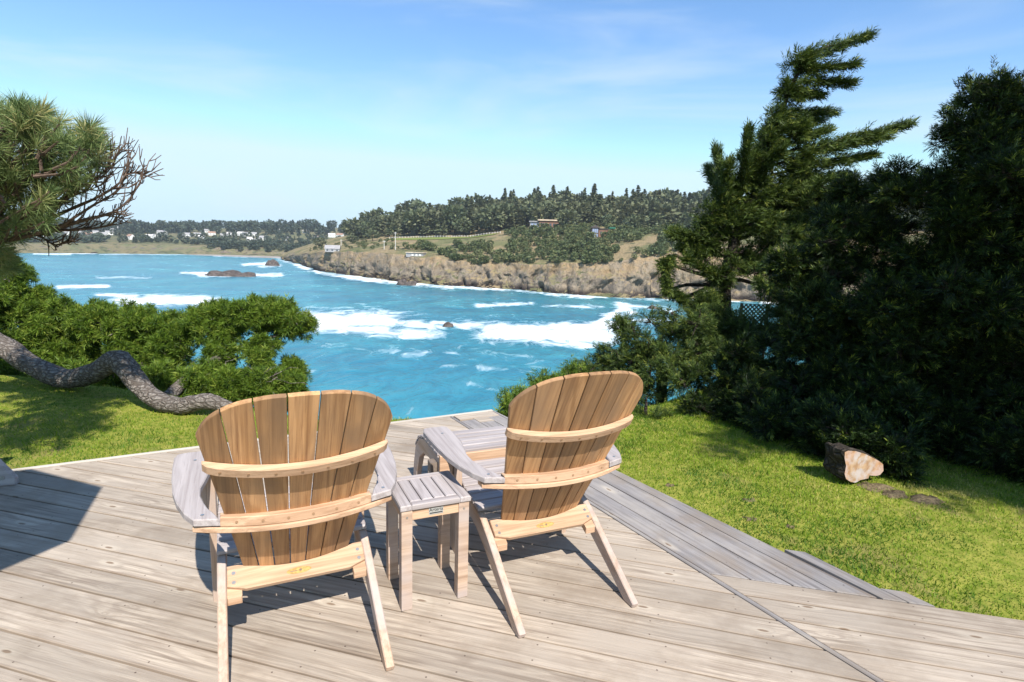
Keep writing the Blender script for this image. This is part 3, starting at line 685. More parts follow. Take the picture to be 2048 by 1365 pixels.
# ------------------------------------------------------------------ footstool in front of the far chair
cR, sR = math.cos(0.421), math.sin(0.421)
fy = 1.14
ot = empty('footstool', (0.3238 - fy * sR, 2.2072 + fy * cR, 0), 0.421); tag(ot, 'low slatted teak footstool with arched side legs in front of an armchair', 'footstool')
arch_o = [(0.0, 0.0), (0.07, 0.0), (0.075, 0.20), (0.10, 0.255), (0.20, 0.275), (0.33, 0.262), (0.43, 0.20), (0.49, 0.08), (0.50, 0.0), (0.58, 0.0), (0.565, 0.12), (0.52, 0.25), (0.44, 0.325), (0.32, 0.355), (0.12, 0.352), (0.0, 0.345)]
for s in (-1, 1):
    board('side_leg', arch_o, 0.034, lambda y, z, w, s=s: (s * (0.245 + w), y, z), TEAK_P, ot, 0.003)
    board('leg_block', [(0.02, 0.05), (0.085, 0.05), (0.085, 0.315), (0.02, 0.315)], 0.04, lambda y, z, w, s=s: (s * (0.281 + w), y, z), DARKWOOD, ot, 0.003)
    screw(ot.children[-1], (s * 0.3215, 0.05, 0.25), (s, 0, 0), 0.008)
for i in range(8):
    y = 0.028 + i * 0.066; z = np.interp(y, [0, 0.12, 0.32, 0.44, 0.52, 0.56], [0.346, 0.353, 0.356, 0.327, 0.255, 0.17]); sl = np.interp(y, [0, 0.3, 0.4, 0.5], [0.03, -0.05, -0.4, -1.0])
    board('seat_slat', [(-0.28, 0), (0.28, 0), (0.28, 0.056), (-0.28, 0.056)], 0.018, lambda x, v, w, y=y, z=z, sl=sl: (x, y + v * math.cos(math.atan(sl)), z + v * math.sin(math.atan(sl)) + w + 0.002), TEAK_G, ot, 0.003)
board('rear_rail', [(-0.28, 0.27), (0.28, 0.27), (0.28, 0.366), (-0.28, 0.366)], 0.022, lambda x, z, w: (x, -0.002 - w, z), TEAK_L, ot, 0.003)
# ------------------------------------------------------------------ slanted timber leg at the frame's edge
q0 = at_z(-8, 985, 0)
bl = empty('garden_bench', (q0[0] - 0.25, q0[1], 0), 0.35); tag(bl, 'grey bolted timber bench leg at the corner of the deck', 'bench')
board('leg', [(-0.02, 0.0), (0.30, 0.0), (0.30, 0.045), (0.17, 0.24), (0.10, 0.36), (0.0, 0.36)], 0.05, lambda x, z, w: (x, w, z), TEAK_G, bl, 0.006)
for x, z in ((0.235, 0.055), (0.15, 0.05)): 
    screw(bl.children[0], (x, -0.0005, z), (0, -1, 0), 0.014)
board('seat', [(-0.9, 0.34), (0.05, 0.34), (0.05, 0.40), (-0.9, 0.40)], 0.35, lambda x, z, w: (x, w - 0.05, z + 0.022), TEAK_G, bl, 0.006)
board('leg', [(-0.85, 0.0), (-0.70, 0.0), (-0.70, 0.36), (-0.85, 0.36)], 0.05, lambda x, z, w: (x, w + 0.15, z), TEAK_G, bl, 0.006)
# ------------------------------------------------------------------ foliage builders
def unit(v): return v / (np.linalg.norm(v, axis=-1, keepdims=True) + 1e-9)
def kites(P, D, L, Wd, N, bend=0.0):
    """N thin leaf-sized faces: base, two shoulders, tip"""
    side = unit(np.cross(D, N)); nn = np.cross(side, D)
    a = P; t = P + D * L[:, None] + nn * (bend * L)[:, None] if np.ndim(bend) else P + D * L[:, None]
    m = P + D * (0.42 * L)[:, None]
    V = np.stack([a, m + side * (Wd / 2)[:, None], t, m - side * (Wd / 2)[:, None]], 1).reshape(-1, 3)
    n = len(P); return V, np.arange(4 * n).reshape(n, 4)
def sprays(C, D, size, K=9, flat=0.35, width=0.10, r_=rng):
    """feathery cypress sprays: side leaflets on both sides of an axis D from C"""
    n = len(C); D = unit(D); up = unit(np.stack([r_.normal(0, .5, n), r_.normal(0, .5, n), np.ones(n)], -1))
    side = unit(np.cross(D, up)); nn = np.cross(side, D)
    P = []; Q = []; L = []; W = []; Nn = []; T = []
    tone0 = r_.beta(1.6, 3.2, n)
    for k in range(K):
        t = k / (K - 1); sg = 1 if k % 2 else -1
        if k == K - 1: d = D
        else: d = unit(D * (0.75 + 0.25 * t) + side * sg * (0.75 - 0.35 * t) + nn * r_.normal(0, flat, n)[:, None])
        P.append(C + D * (t * 0.72 * size)[:, None] + nn * r_.normal(0, 0.03, n)[:, None] * size[:, None]); Q.append(d)
        l = size * (0.52 - 0.22 * t) * r_.uniform(0.7, 1.25, n); L.append(l); W.append(np.maximum(l * width * 1.6, size * 0.035)); Nn.append(nn)
        T.append(np.clip(tone0 + 0.42 * (t - 0.5) + r_.normal(0, 0.12, n), 0, 1))  # sunlit tips put into the tone, lighter towards the end of each spray
    V, Fc = kites(np.concatenate(P), np.concatenate(Q), np.concatenate(L), np.concatenate(W), unit(np.concatenate(Nn) + r_.normal(0, .5, (n * K, 3))))
    return V, Fc, np.repeat(np.concatenate(T), 4)
def tufts(C, D, size, K=16, spread=0.9, w=0.11, r_=rng):
    """pine tufts: needles bristling round a shoot"""
    n = len(C); D = unit(D); Cc = np.repeat(C, K, 0); Dd = np.repeat(D, K, 0); s = np.repeat(size, K)
    off = r_.uniform(0, 0.55, n * K)
    d = unit(Dd * (0.35 + off * 0.9)[:, None] + unit(r_.normal(0, 1, (n * K, 3))) * spread)
    l = s * r_.uniform(0.6, 1.1, n * K)
    tone = np.clip(np.repeat(r_.beta(2.2, 2.5, n), K) + r_.normal(0, 0.13, n * K), 0, 1)
    V, Fc = kites(Cc + Dd * (off * s * 0.8)[:, None], d, l, np.maximum(l * w, 0.002), unit(r_.normal(0, 1, (n * K, 3))))
    return V, Fc, np.repeat(tone, 4)
def cat(parts):
    V = []; Fc = []; T = []; o = 0
    for v, f, t in parts: V.append(v); Fc.append(f + o); T.append(t); o += len(v)
    return np.concatenate(V), np.concatenate(Fc), np.concatenate(T)
def limb(a, b, r0, r1, sag=0.0, n=6, wob=0.05, seed=0):
    r_ = np.random.default_rng(seed); a = np.asarray(a, float); b = np.asarray(b, float); L = np.linalg.norm(b - a)
    t = np.linspace(0, 1, n)[:, None]; P = a + (b - a) * t + np.array([0, 0, 1.0]) * (-sag * L * 4 * t * (1 - t))
    P[1:-1] += r_.normal(0, wob * L, (n - 2, 3))
    return tube(P, np.linspace(r0, r1, n), 5), P
def crown_from_blobs(blobs, dens, kind, size, up=0.35, wind=(0, 0, 0), seed=1, squash=1.0, K=13, inner=0.25, sub=None):
    """branchlets growing out of each mass, foliage towards their ends; returns leaves and wood"""
    r_ = np.random.default_rng(seed); leaves = []; wood_ = []
    wind = np.array(wind, float)
    if sub:
        nb2 = []
        for (c, R) in blobs:
            m_ = max(4, int(sub[0] * R * R)); dd_ = unit(r_.normal(0, 1, (m_, 3)) + np.array([0, -0.3, 0.45]))
            for v in dd_: nb2.append((np.asarray(c, float) + v * R * r_.uniform(.5, .92), r_.uniform(sub[1], sub[2])))
            nb2.append((c, R * .55))
        blobs = nb2
    for (c, R) in blobs:
        c = np.asarray(c, float); nbr = max(8, int(dens * R * R))
        d = unit(r_.normal(0, 1, (nbr, 3)) + np.array([0, 0, up])); d[:, 2] *= squash; d = unit(d + wind * 0.5)
        ln = R * r_.uniform(0.62, 1.12, nbr)
        per = 7
        t = r_.uniform(inner, 1.0, (nbr, per)); t[:, 0] = 1.0
        base = c + d[:, None, :] * (ln[:, None] * t)[:, :, None]
        base = base + r_.normal(0, 0.09 * R, base.shape); base[:, :, 2] -= (t ** 2) * 0.10 * R
        dd = unit(d[:, None, :] * 0.9 + r_.normal(0, 0.55, base.shape) + wind + np.array([0, 0, 0.1]))
        C = base.reshape(-1, 3); Dv = dd.reshape(-1, 3); sz = size * r_.uniform(0.65, 1.3, len(C))
        leaves.append(sprays(C, Dv, sz, K=K, r_=r_) if kind == 'spray' else tufts(C, Dv, sz, K=K, r_=r_))
        for j in range(0, nbr, 3):
            wood_.append(tube([c + d[j] * ln[j] * 0.1, c + d[j] * ln[j] * 0.55 + r_.normal(0, 0.03 * R, 3), c + d[j] * ln[j] * 0.95], [0.012, 0.008, 0.003], 4))
    return cat(leaves), wood_
def plant(name, label, category, base, blobs, dens, kind, size, leafm, barkm, trunk, group=None, seed=1, wind=(0, 0, 0), up=0.35, squash=1.0, K=13, extra=None, extra_wood=None, inner=0.25, twigm=None, sub=None):
    t = empty(name, base); tag(t, label, category, group)
    b = np.array(base)
    (V, Fc, T), wd = crown_from_blobs([(np.asarray(c) - b, R) for c, R in blobs], dens, kind, size, up, wind, seed, squash, K, inner, sub)
    if extra is not None:
        V, Fc, T = cat([(V, Fc, T), (extra[0] - b, extra[1], extra[2])])
    mesh('crown', V, Fc, leafm, t, attrs={'tone': T})
    tw = []
    for pts, rad in trunk: tw.append(tube(smooth_path(np.asarray(pts) - b, 4 * len(pts)), np.interp(np.linspace(0, 1, 4 * len(pts)), np.linspace(0, 1, len(rad)), rad), 11, seed, 0.11))
    V, Fc = join(tw); mesh('trunk', V, Fc, barkm, t, smooth=True)
    wd = wd + ([( [np.asarray(q) - b for q in v], f) for v, f in extra_wood] if extra_wood else [])
    if wd:
        V, Fc = join(wd); tag(mesh('branches', V, Fc, twigm or barkm, t), kind='stuff')
    return t
def B(px, py, Y, R): return (at_y(px, py, Y), R)
def gp(px, Y):
    x = at_y(px, 700, Y)[0]; return np.array([x, Y, float(ground_z(np.array(x), np.array(Y)))])
# --- right: dense shaded cypresses
blo = [B(1960, 320, 5.7, .5), B(2060, 310, 5.9, .62), B(1875, 410, 5.7, .55), B(2000, 480, 5.4, .8), B(1840, 520, 5.5, .55), B(1930, 640, 5.1, .7), B(2070, 700, 4.9, .8), B(1800, 690, 5.0, .5),
       B(1960, 820, 4.8, .5), B(2090, 890, 4.4, .5), B(1850, 830, 4.8, .4), B(2150, 500, 5.2, .9), B(1945, 215, 5.8, .3), B(2035, 215, 5.9, .35), B(2190, 820, 4.3, .8), B(1960, 720, 6.1, .6), B(2020, 930, 4.2, .33), B(1900, 900, 4.5, .3), B(2110, 960, 4.0, .35)]
g = gp(1990, 5.6)
plant('cypress_tree', 'tall dark bushy cypress towering over the cut log', 'tree', g, blo, 900, 'spray', 0.115, CYP_SHADE, BARK_D, [([g, g + [0.05, 0, 1.2], g + [0.0, 0.1, 2.4], g + [-.1, .1, 3.1]], [.16, .12, .07, .02])], 'cypresses along the lawn', seed=21, squash=.5, sub=(30, .13, .23), inner=.4)
blo = [B(1690, 520, 6.1, .52), B(1600, 570, 6.3, .45), B(1725, 440, 6.3, .36), B(1690, 400, 6.4, .2), B(1610, 670, 5.8, .46), B(1680, 670, 5.6, .5), B(1480, 750, 6.0, .40), B(1600, 780, 5.4, .45), B(1720, 810, 5.05, .4), B(1460, 800, 5.6, .36),
       B(1790, 560, 5.9, .5), B(1760, 850, 4.75, .3), B(1540, 840, 5.2, .3), B(1640, 872, 4.55, .28), B(1560, 862, 4.95, .28), B(1720, 890, 4.35, .28), B(1800, 905, 4.25, .28), B(1480, 845, 5.3, .26), B(1850, 700, 5.9, .6), B(1760, 700, 6.3, .55), B(1700, 740, 6.0, .5), B(1560, 760, 6.0, .4)]
g = gp(1640, 6.0)
plant('cypress_tree', 'broad dark cypress behind the log, lower than its bushy neighbour', 'tree', g, blo, 900, 'spray', 0.115, CYP_SHADE, BARK_D, [([g, g + [0, 0, .9], g + [.05, .1, 1.9]], [.13, .09, .03])], 'cypresses along the lawn', seed=22, squash=.5, sub=(36, .12, .21), inner=.4)
blo = [B(1330, 700, 6.9, .40), B(1265, 700, 7.2, .32), B(1380, 770, 6.1, .36), B(1300, 780, 6.5, .33), B(1215, 725, 7.6, .28), B(1400, 690, 6.6, .36), B(1250, 770, 7.0, .28), B(1170, 745, 7.8, .22), B(1240, 660, 7.6, .2), B(1330, 645, 7.3, .24), B(1420, 740, 6.4, .3), B(1350, 755, 6.4, .28), B(1450, 695, 7.0, .25), B(1500, 710, 6.7, .3), B(1560, 720, 6.5, .3), B(1400, 660, 7.4, .22), B(1430, 640, 7.4, .2), B(1550, 665, 6.9, .28), B(1465, 668, 7.0, .2), B(1510, 670, 6.9, .2), B(1270, 745, 7.0, .3), B(1200, 760, 7.3, .28)]
g = gp(1330, 6.6)
plant('cypress_shrub', 'low spreading cypress shrub at the cliff edge beyond the armchair', 'shrub', g, blo, 560, 'spray', 0.11, CYP_LIT, BARK_D, [([g, g + [0, 0, .4], g + [-.1, .1, .9]], [.08, .06, .02])], seed=23, squash=.6, sub=(44, .11, .19), inner=.4)
blo = [B(1300, 848, 5.45, .16), B(1275, 838, 5.6, .12), B(1325, 845, 5.5, .12)]
g = gp(1300, 5.45)
plant('cypress_seedling', 'tiny green cypress shoot on the lawn edge beside the armchair', 'shrub', g, blo, 1500, 'spray', 0.10, CYP_LIT, BARK_D, [([g, g + [0, 0, .1], g + [0, 0, .2]], [.02, .015, .005])], seed=24)
blo = [B(1035, 808, 6.6, .25), B(1090, 785, 6.9, .28), B(1140, 765, 7.2, .30), B(1008, 822, 6.4, .17), B(1175, 790, 6.9, .25), B(1120, 820, 6.4, .2)]
g = gp(1090, 6.9); g[2] = -1.2
plant('cliff_shrub', 'low green coastal bush just past the far corner of the deck', 'shrub', g, blo, 900, 'tuft', 0.07, SHRUB, BARK_D, [([g, g + [0, 0, .5], g + [0, 0, 1.0]], [.05, .03, .01])], seed=25, K=12)
# added out of view: a tall cypress placed to shade the row
g = np.array([5.0, 1.5, -0.05])
blo = [(g + [-1.05, -.2, 4.45], .68), (g + [-1.0, .35, 4.0], .6), (g + [-.4, -.5, 4.0], .6), (g + [0.0, 0, 3.2], 1.0), (g + [0.3, .4, 4.3], 1.1), (g + [-.3, .2, 5.2], 1.0), (g + [0.1, .0, 6.2], .9), (g + [.9, .6, 3.6], 1.0), (g + [-.55, .7, 3.8], .8), (g + [.8, 1.2, 5.0], .9), (g + [.2, .9, 6.0], .7), (g + [1.6, .6, 4.6], 1.0), (g + [1.5, 1.0, 6.0], .9), (g + [.9, .2, 7.0], .6)]
plant('cypress_tree', 'added very tall cypress out of view beside the lawn, shading the others', 'tree', g, blo, 62, 'spray', 0.30, CYP_SHADE, BARK_D, [([g, g + [0, 0, 2.5], g + [.1, .1, 5], g + [0, 0, 7]], [.25, .2, .12, .04])], 'cypresses along the lawn', seed=26, sub=(6, .26, .42))
# --- windswept cypress: foliage pads streaming to one side
WY = 8.6
trunk_px = [(1452, 720), (1450, 640), (1452, 560), (1470, 480), (1505, 400), (1535, 310), (1560, 230), (1590, 160), (1612, 108)]
PADS = [(1605, 118, 1735, 72, 13), (1600, 140, 1705, 130, 10), (1585, 165, 1700, 165, 12), (1572, 185, 1640, 190, 10), (1560, 228, 1668, 225, 11), (1548, 255, 1640, 240, 12), (1535, 295, 1650, 262, 14), (1520, 275, 1575, 255, 9),
        (1550, 330, 1815, 248, 17), (1590, 300, 1770, 275, 14), (1545, 350, 1745, 310, 16), (1540, 375, 1690, 350, 16), (1520, 395, 1700, 380, 16), (1500, 330, 1540, 250, 10), (1505, 350, 1560, 300, 12),
        (1480, 395, 1495, 265, 10), (1490, 380, 1500, 300, 9), (1440, 400, 1432, 300, 8), (1445, 420, 1455, 330, 8), (1450, 430, 1415, 340, 6), (1480, 430, 1600, 410, 18), (1470, 450, 1560, 440, 18), (1500, 470, 1620, 460, 16), (1450, 450, 1400, 455, 10), (1460, 480, 1350, 470, 9),
        (1460, 520, 1345, 465, 9), (1410, 520, 1365, 500, 7), (1445, 560, 1370, 520, 7), (1350, 510, 1325, 530, 7), (1330, 525, 1330, 580, 8), (1335, 580, 1360, 600, 8), (1360, 600, 1420, 625, 11), (1370, 620, 1420, 640, 11), (1460, 540, 1560, 530, 12), (1540, 570, 1620, 565, 12), (1450, 600, 1400, 610, 10)]
r_ = np.random.default_rng(5); ex_l = []; ex_w = []
tp = np.array([at_y(x, y, WY) for x, y in trunk_px])
for i, (x0, y0, x1, y1, th) in enumerate(PADS):
    Y = WY + r_.uniform(-0.55, 0.55)
    a = at_y(x0, y0, WY); b = at_y(x1, y1, Y); L = np.linalg.norm(b - a); R = th * WY / F_PX
    th = th * (0.72 if y0 < 400 else 1.0); R = th * WY / F_PX; n = int(90 + 900 * L * R * 4)
    t = r_.uniform(0, 1, n) ** 0.85; C = a + (b - a) * t[:, None] + r_.normal(0, 1, (n, 3)) * (R * (1.05 - 0.75 * t))[:, None] * np.array([0.8, 1.3, 0.75])
    d = unit((b - a) / L + r_.normal(0, 0.35, (n, 3)) + np.array([0.25, 0, 0.05]))
    ex_l.append(sprays(C, d, 0.17 * r_.uniform(.6, 1.25, n), K=12, r_=r_))
    k = np.argmin(np.linalg.norm(tp - a, axis=1)); tb_, _ = limb(tp[k], a, 0.035, 0.022, 0.02, 4, 0.02, i); ex_w.append(tb_); tb_, _ = limb(a, b, 0.022, 0.005, -0.03, 6, 0.02, i); ex_w.append(tb_)
g = gp(1452, WY); tpath = np.concatenate([[g], tp])
plant('windswept_cypress', 'leaning windswept cypress with flag-like branches against the sky', 'tree', g, [(at_y(1500, 520, WY), .34), (at_y(1470, 430, WY), .26), (at_y(1560, 470, WY), .36), (at_y(1512, 355, WY), .24), (at_y(1600, 360, WY), .3), (at_y(1620, 420, WY), .35), (at_y(1440, 470, WY), .25), (at_y(1400, 620, WY - .4), .22), (at_y(1435, 560, WY), .2), (at_y(1660, 400, WY - .6), .35), (at_y(1700, 460, WY - 1.0), .42), (at_y(1620, 500, WY - .6), .42), (at_y(1540, 540, WY - .5), .34), (at_y(1600, 590, WY - 1.2), .36), (at_y(1440, 660, WY - .9), .3), (at_y(1395, 690, WY - 1.1), .26), (at_y(1470, 690, WY - 1.4), .26), (at_y(1600, 135, WY), .09), (at_y(1575, 190, WY), .11), (at_y(1553, 245, WY), .14), (at_y(1532, 300, WY), .17), (at_y(1590, 265, WY), .12), (at_y(1600, 330, WY), .17), (at_y(1540, 590, WY - .8), .32), (at_y(1590, 640, WY - 1.2), .3), (at_y(1500, 330, WY), .2), (at_y(1472, 372, WY), .22), (at_y(1455, 412, WY), .24), (at_y(1540, 400, WY), .33), (at_y(1500, 450, WY), .33), (at_y(1420, 440, WY), .16), (at_y(1400, 500, WY), .13)], 620, 'spray', 0.15, CYP_LIT, BARK_D,
      [(tpath, [.11, .10, .09, .08, .07, .055, .045, .035, .022, .012])], seed=27, wind=(.5, 0, 0), extra=cat(ex_l), extra_wood=ex_w, squash=.6, sub=(45, .09, .17), inner=.35)
# --- left: shore pine shrub with its trunk lying over the lawn
blo = [B(20, 590, 7.6, .40), B(-70, 610, 7.2, .5), B(60, 630, 7.6, .38), B(110, 655, 7.6, .36), B(190, 665, 7.6, .36), B(270, 670, 7.6, .36), B(350, 680, 7.6, .36), B(420, 665, 7.7, .33), B(490, 640, 7.8, .34), B(555, 650, 7.8, .32), B(585, 655, 7.9, .22),
       B(530, 705, 7.6, .26), B(440, 720, 7.5, .24), B(600, 740, 7.9, .16), B(570, 775, 7.6, .22), B(60, 720, 7.3, .35), B(-40, 720, 7.0, .4), B(500, 780, 7.3, .22), B(160, 710, 7.5, .3), B(260, 725, 7.5, .28), B(340, 740, 7.5, .25), B(0, 545, 7.8, .2), B(420, 790, 7.0, .24), B(330, 770, 6.7, .25), B(400, 770, 6.9, .28), B(470, 770, 7.0, .28), B(540, 790, 7.0, .26), B(590, 785, 7.3, .2), B(250, 765, 6.7, .2), B(30, 765, 6.8, .3), B(100, 765, 6.7, .22), B(170, 768, 6.8, .22)]
g = gp(300, 7.2)
tw = []
r_ = np.random.default_rng(9)
for k in range(42):
    a = at_y(r_.uniform(330, 560), r_.uniform(735, 800), 7.0); b = a + np.array([r_.normal(0.1, .2), r_.normal(-.15, .15), r_.normal(0.0, .14)])
    t_, _ = limb(a, b, 0.008, 0.002, 0.05, 5, 0.08, k); tw.append(t_)
TR = [(-90, 640), (0, 690), (60, 728), (130, 757), (190, 745), (236, 722), (268, 757), (305, 795), (360, 812), (415, 803), (478, 822)]
tdep = [6.3, 6.1, 5.95, 5.8, 5.6, 5.45, 5.3, 5.15, 5.05, 5.0, 4.97]
plant('shore_pine', 'wide green shore pine with a bent grey trunk crawling over the lawn', 'tree', g, blo, 1100, 'tuft', 0.075, SHRUB, BARK, [([at_y(x, y, d) for (x, y), d in zip(TR, tdep)], [.115, .11, .105, .10, .095, .105, .095, .085, .08, .07, .045]),
      ([at_y(330, 800, 6.4), at_y(400, 740, 7.0), at_y(470, 700, 7.6), at_y(560, 670, 7.8)], [.08, .06, .04, .02])], seed=31, K=16, up=0.6, squash=0.85, extra_wood=tw, sub=(130, .10, .175), inner=.4)
# --- left: long-needled pine bough with bare twigs
PY = 4.3
r_ = np.random.default_rng(12)
shape = [(0, 230, 45), (50, 225, 40), (110, 250, 42), (160, 265, 38), (190, 275, 30), (40, 290, 55), (120, 310, 48), (0, 330, 55), (60, 360, 45), (150, 330, 30), (20, 410, 45), (80, 400, 32), (0, 470, 35), (20, 492, 22), (185, 245, 22), (-60, 300, 80), (-60, 420, 70), (-140, 350, 90), (200, 300, 16), (110, 370, 26), (30, 205, 25), (90, 215, 25)]
C = []
for x, y, r in shape + [(-130, 300, 101), (-90, 190, 71), (-200, 420, 101)]:  # last clumps are added out of view to shade the lawn
    n = int(4 + r * r / 95); dY = -1.0 if r in (101, 71) else 0.0
    for _ in range(n):
        a = r_.uniform(0, 2 * math.pi); q = r * math.sqrt(r_.uniform(0, 1))
        C.append(at_y(x - 16 + 0.92 * q * math.cos(a), y + 34 + 0.82 * q * math.sin(a), PY + dY + r_.uniform(-.45, .35)))
C = np.array(C); hub = at_y(-60, 420, PY)
Dn = unit(unit(C - hub) + np.array([0.1, 0, 0.55]) + r_.normal(0, .35, C.shape))
ext = tufts(C, Dn, 0.125 * r_.uniform(.8, 1.2, len(C)), K=64, spread=0.75, w=0.042, r_=r_)
wd = []
for k in range(0, len(C), 2): wd.append(tube([C[k] - Dn[k] * 0.22 + r_.normal(0, .03, 3), C[k] - Dn[k] * 0.1, C[k] + Dn[k] * 0.03], [.011, .008, .006], 5))
bare = [[(-80, 470), (20, 455), (90, 440), (150, 415), (205, 390), (245, 360), (262, 320)], [(40, 455), (110, 455), (170, 440), (225, 425), (262, 395), (290, 345)], [(-60, 490), (30, 478), (100, 462), (160, 460), (215, 452), (232, 440)],
        [(60, 447), (120, 400), (170, 370), (215, 345), (240, 300)], [(90, 440), (150, 385), (200, 350), (225, 320)], [(120, 455), (180, 415), (230, 385), (255, 350), (275, 345)], [(20, 480), (70, 470), (110, 490), (140, 478)], [(30, 460), (90, 415), (140, 395), (200, 372)]]
for i, ln in enumerate(bare):
    Pp = np.array([at_y(x, y, PY + 0.1 * math.sin(i * 2.1 + j)) for j, (x, y) in enumerate(ln)])
    Pp = smooth_path(Pp, 16); wd.append(tube(Pp, np.linspace(.019 if i < 3 else .010, .003, 16), 6, i, .15))
    for j in range(3, 16):
        for _ in range(2):
            a = Pp[j]; d = unit(unit(Pp[j] - Pp[j - 1]) + r_.normal(0, .55, 3) + np.array([.15, 0, .3])); l = r_.uniform(.06, .19)
            m_ = a + d * l * .55 + r_.normal(0, .012, 3); e_ = a + d * l + np.array([0, 0, .04])
            wd.append(tube([a, m_, e_], [.0055, .004, .0028], 4))
            d2 = unit(d + r_.normal(0, .6, 3)); wd.append(tube([m_, m_ + d2 * l * .25, m_ + d2 * l * .5 + np.array([0, 0, .02])], [.004, .003, .0025], 4))
g = np.array([-5.3, 4.6, -0.05])
plant('pine_tree', 'long-needled pine bough with bare twigs reaching over the lawn', 'tree', g, [(g + [-.2, 0, 3.4], .4)], 60, 'tuft', 0.2, NEEDLE, BARK, [([g, g + [.1, 0, 1.0], g + [.3, -.1, 1.7], at_y(-80, 470, PY)], [.22, .18, .12, .05]), ([g + [.1, 0, 1.0], g + [-.1, 0, 2.2], g + [-.2, 0, 3.4]], [.18, .1, .03])], seed=33, K=20, extra=ext, extra_wood=wd, twigm=TWIG)
# ------------------------------------------------------------------ log on the lawn
fpx = [(665, 330), (730, 300), (880, 310), (1080, 370), (1330, 500), (1420, 570), (1430, 700), (1360, 780), (1280, 800), (1150, 790), (1130, 850), (980, 880), (880, 935), (780, 920), (690, 860), (660, 760), (690, 600), (660, 450)]
fpx = [(1620 + x / 9.75, 870 + y / 9.75) for x, y in fpx]
base = at_z(1712, 968, -0.03); nrmL = np.array([0.34, -0.94, 0.0]); axL = -nrmL
rgt = np.array([0.94, 0.34, 0.0])
def onface(px, py):
    d = ray(px, py); o = np.array([0, 0, EYE]); t = ((base - o) @ nrmL) / (d @ nrmL); return o + d * t
face = np.array([onface(x, y) for x, y in fpx]); face[:, 2] = np.maximum(face[:, 2], -0.045); cF = face.mean(0)
logo = empty('cut_log', (cF[0], cF[1], -0.04)); tag(logo, 'short cut log with pale sawn face lying on the lawn', 'log')
o_ = np.array([cF[0], cF[1], -0.04]); n = len(face); rings_ = []
for k, (tt_, sc) in enumerate(((0.0, 1.0), (0.03, 1.05), (0.07, 1.07), (0.12, 1.05), (0.17, 0.95))):
    ring = cF + (face - cF) * sc + axL * tt_; ring += r_.normal(0, 0.006 if k else 0, ring.shape); ring[:, 2] = np.maximum(ring[:, 2], -0.045); rings_.append(ring - o_)
V = np.concatenate(rings_); Fc = []
for k in range(4):
    for i in range(n): Fc.append([k * n + i, k * n + (i + 1) % n, (k + 1) * n + (i + 1) % n, (k + 1) * n + i])
Fc.append([4 * n + i for i in range(n)])
mesh('bark', V, Fc, BARK_D, logo)
def sawn():
    k = M('sawn_wood_face', 0.75, 0.15); g = k.attr('gc').outputs['Vector']
    d = k.node('ShaderNodeVectorMath'); d.operation = 'LENGTH'; k.link(g, d.inputs[0])
    w = k.noise(g, 9, 3, 0.6); rr = k.math('ADD', k.math('MULTIPLY', d.outputs['Value'], 90), k.math('MULTIPLY', w, 14))
    ring = k.math('MULTIPLY', k.math('ADD', k.math('SINE', rr), 1), 0.5); b = k.noise(g, 14, 4, 0.6)
    c = k.mix(ring, (0.31, 0.185, 0.10), (0.42, 0.28, 0.17)); c = k.mix(k.ramp(b, 0.40, 0.60), c, (0.42, 0.36, 0.33)); c = k.mix(k.ramp(d.outputs['Value'], 0.10, 0.15, 0, 0.25), c, (0.45, 0.18, 0.07))
    k.color(c); k.bump(ring, 0.3, 0.004); return k.m
f2 = cF + (face - cF) * 0.985 + nrmL * 0.004 - o_
mesh('sawn_face', f2, [list(range(n))[::-1]], sawn(), logo, attrs={'gc': f2 - f2.mean(0)})
# torn soil beside the log
# ------------------------------------------------------------------ grass blades
def lawn_blades(n, x0, x1, y0, y1, hgt, seed):
    q = np.random.default_rng(seed); x = q.uniform(x0, x1, n); y = y0 + (y1 - y0) * q.uniform(0, 1, n) ** 1.0
    p = np.stack([x, y], -1)
    on_deck = ((p - CORNER) @ n_f < 0.01) & ((p - CORNER) @ n_o < 0.03)
    near_r = ((p - RE) @ vr < 0.02)
    s_ = (p - R1P) @ e_r; o_r = (p - R1P) @ n_r
    ext = ((s_ > starts[4] - .02) & (o_r < 0.66)) | ((s_ > starts[5] - .02) & (o_r < 0.74))
    ok = ~(on_deck | (near_r & (x > 0.3)) | ext); x, y = x[ok], y[ok]; n = len(x)
    z = ground_z(x, y); ok = z > -0.4; x, y, z = x[ok], y[ok], z[ok]; n = len(x)
    z = z + fbm(np.c_[x, y, 0 * x], 1.3, 3) * 0.018
    P = np.c_[x, y, z - 0.004]; D = unit(np.c_[q.normal(0, .55, n), q.normal(0, .55, n), np.ones(n)])
    pat = fbm(np.c_[x, y, 0 * x], 1.1, 3)
    L = hgt * q.uniform(.5, 1.3, n) * np.clip(1 + 0.45 * pat, .5, 1.6); W = q.uniform(.003, .006, n)
    V, Fc = kites(P, D, L, W, unit(q.normal(0, 1, (n, 3))))
    T = np.clip(0.42 + 0.30 * fbm(np.c_[x, y, 0 * x + 9], 1.3, 3) + 0.30 * fbm(np.c_[x, y, 0 * x + 19], 6.0, 3) + q.normal(0, .18, n), 0, 1)
    return V, Fc, np.repeat(T, 4)
GR = leafmat('grass_blades', (0.06, 0.14, 0.010), (0.21, 0.30, 0.016), (0.48, 0.41, 0.14), trans=0.3)
V, Fc, T = cat([lawn_blades(120000, 0.6, 4.6, 2.2, 6.5, 0.026, 41), lawn_blades(60000, -6.5, -0.9, 3.0, 6.2, 0.026, 42)])
tag(mesh('grass', V, Fc, GR, attrs={'tone': T}), 'short bright green grass blades covering the lawn', 'grass', kind='stuff')
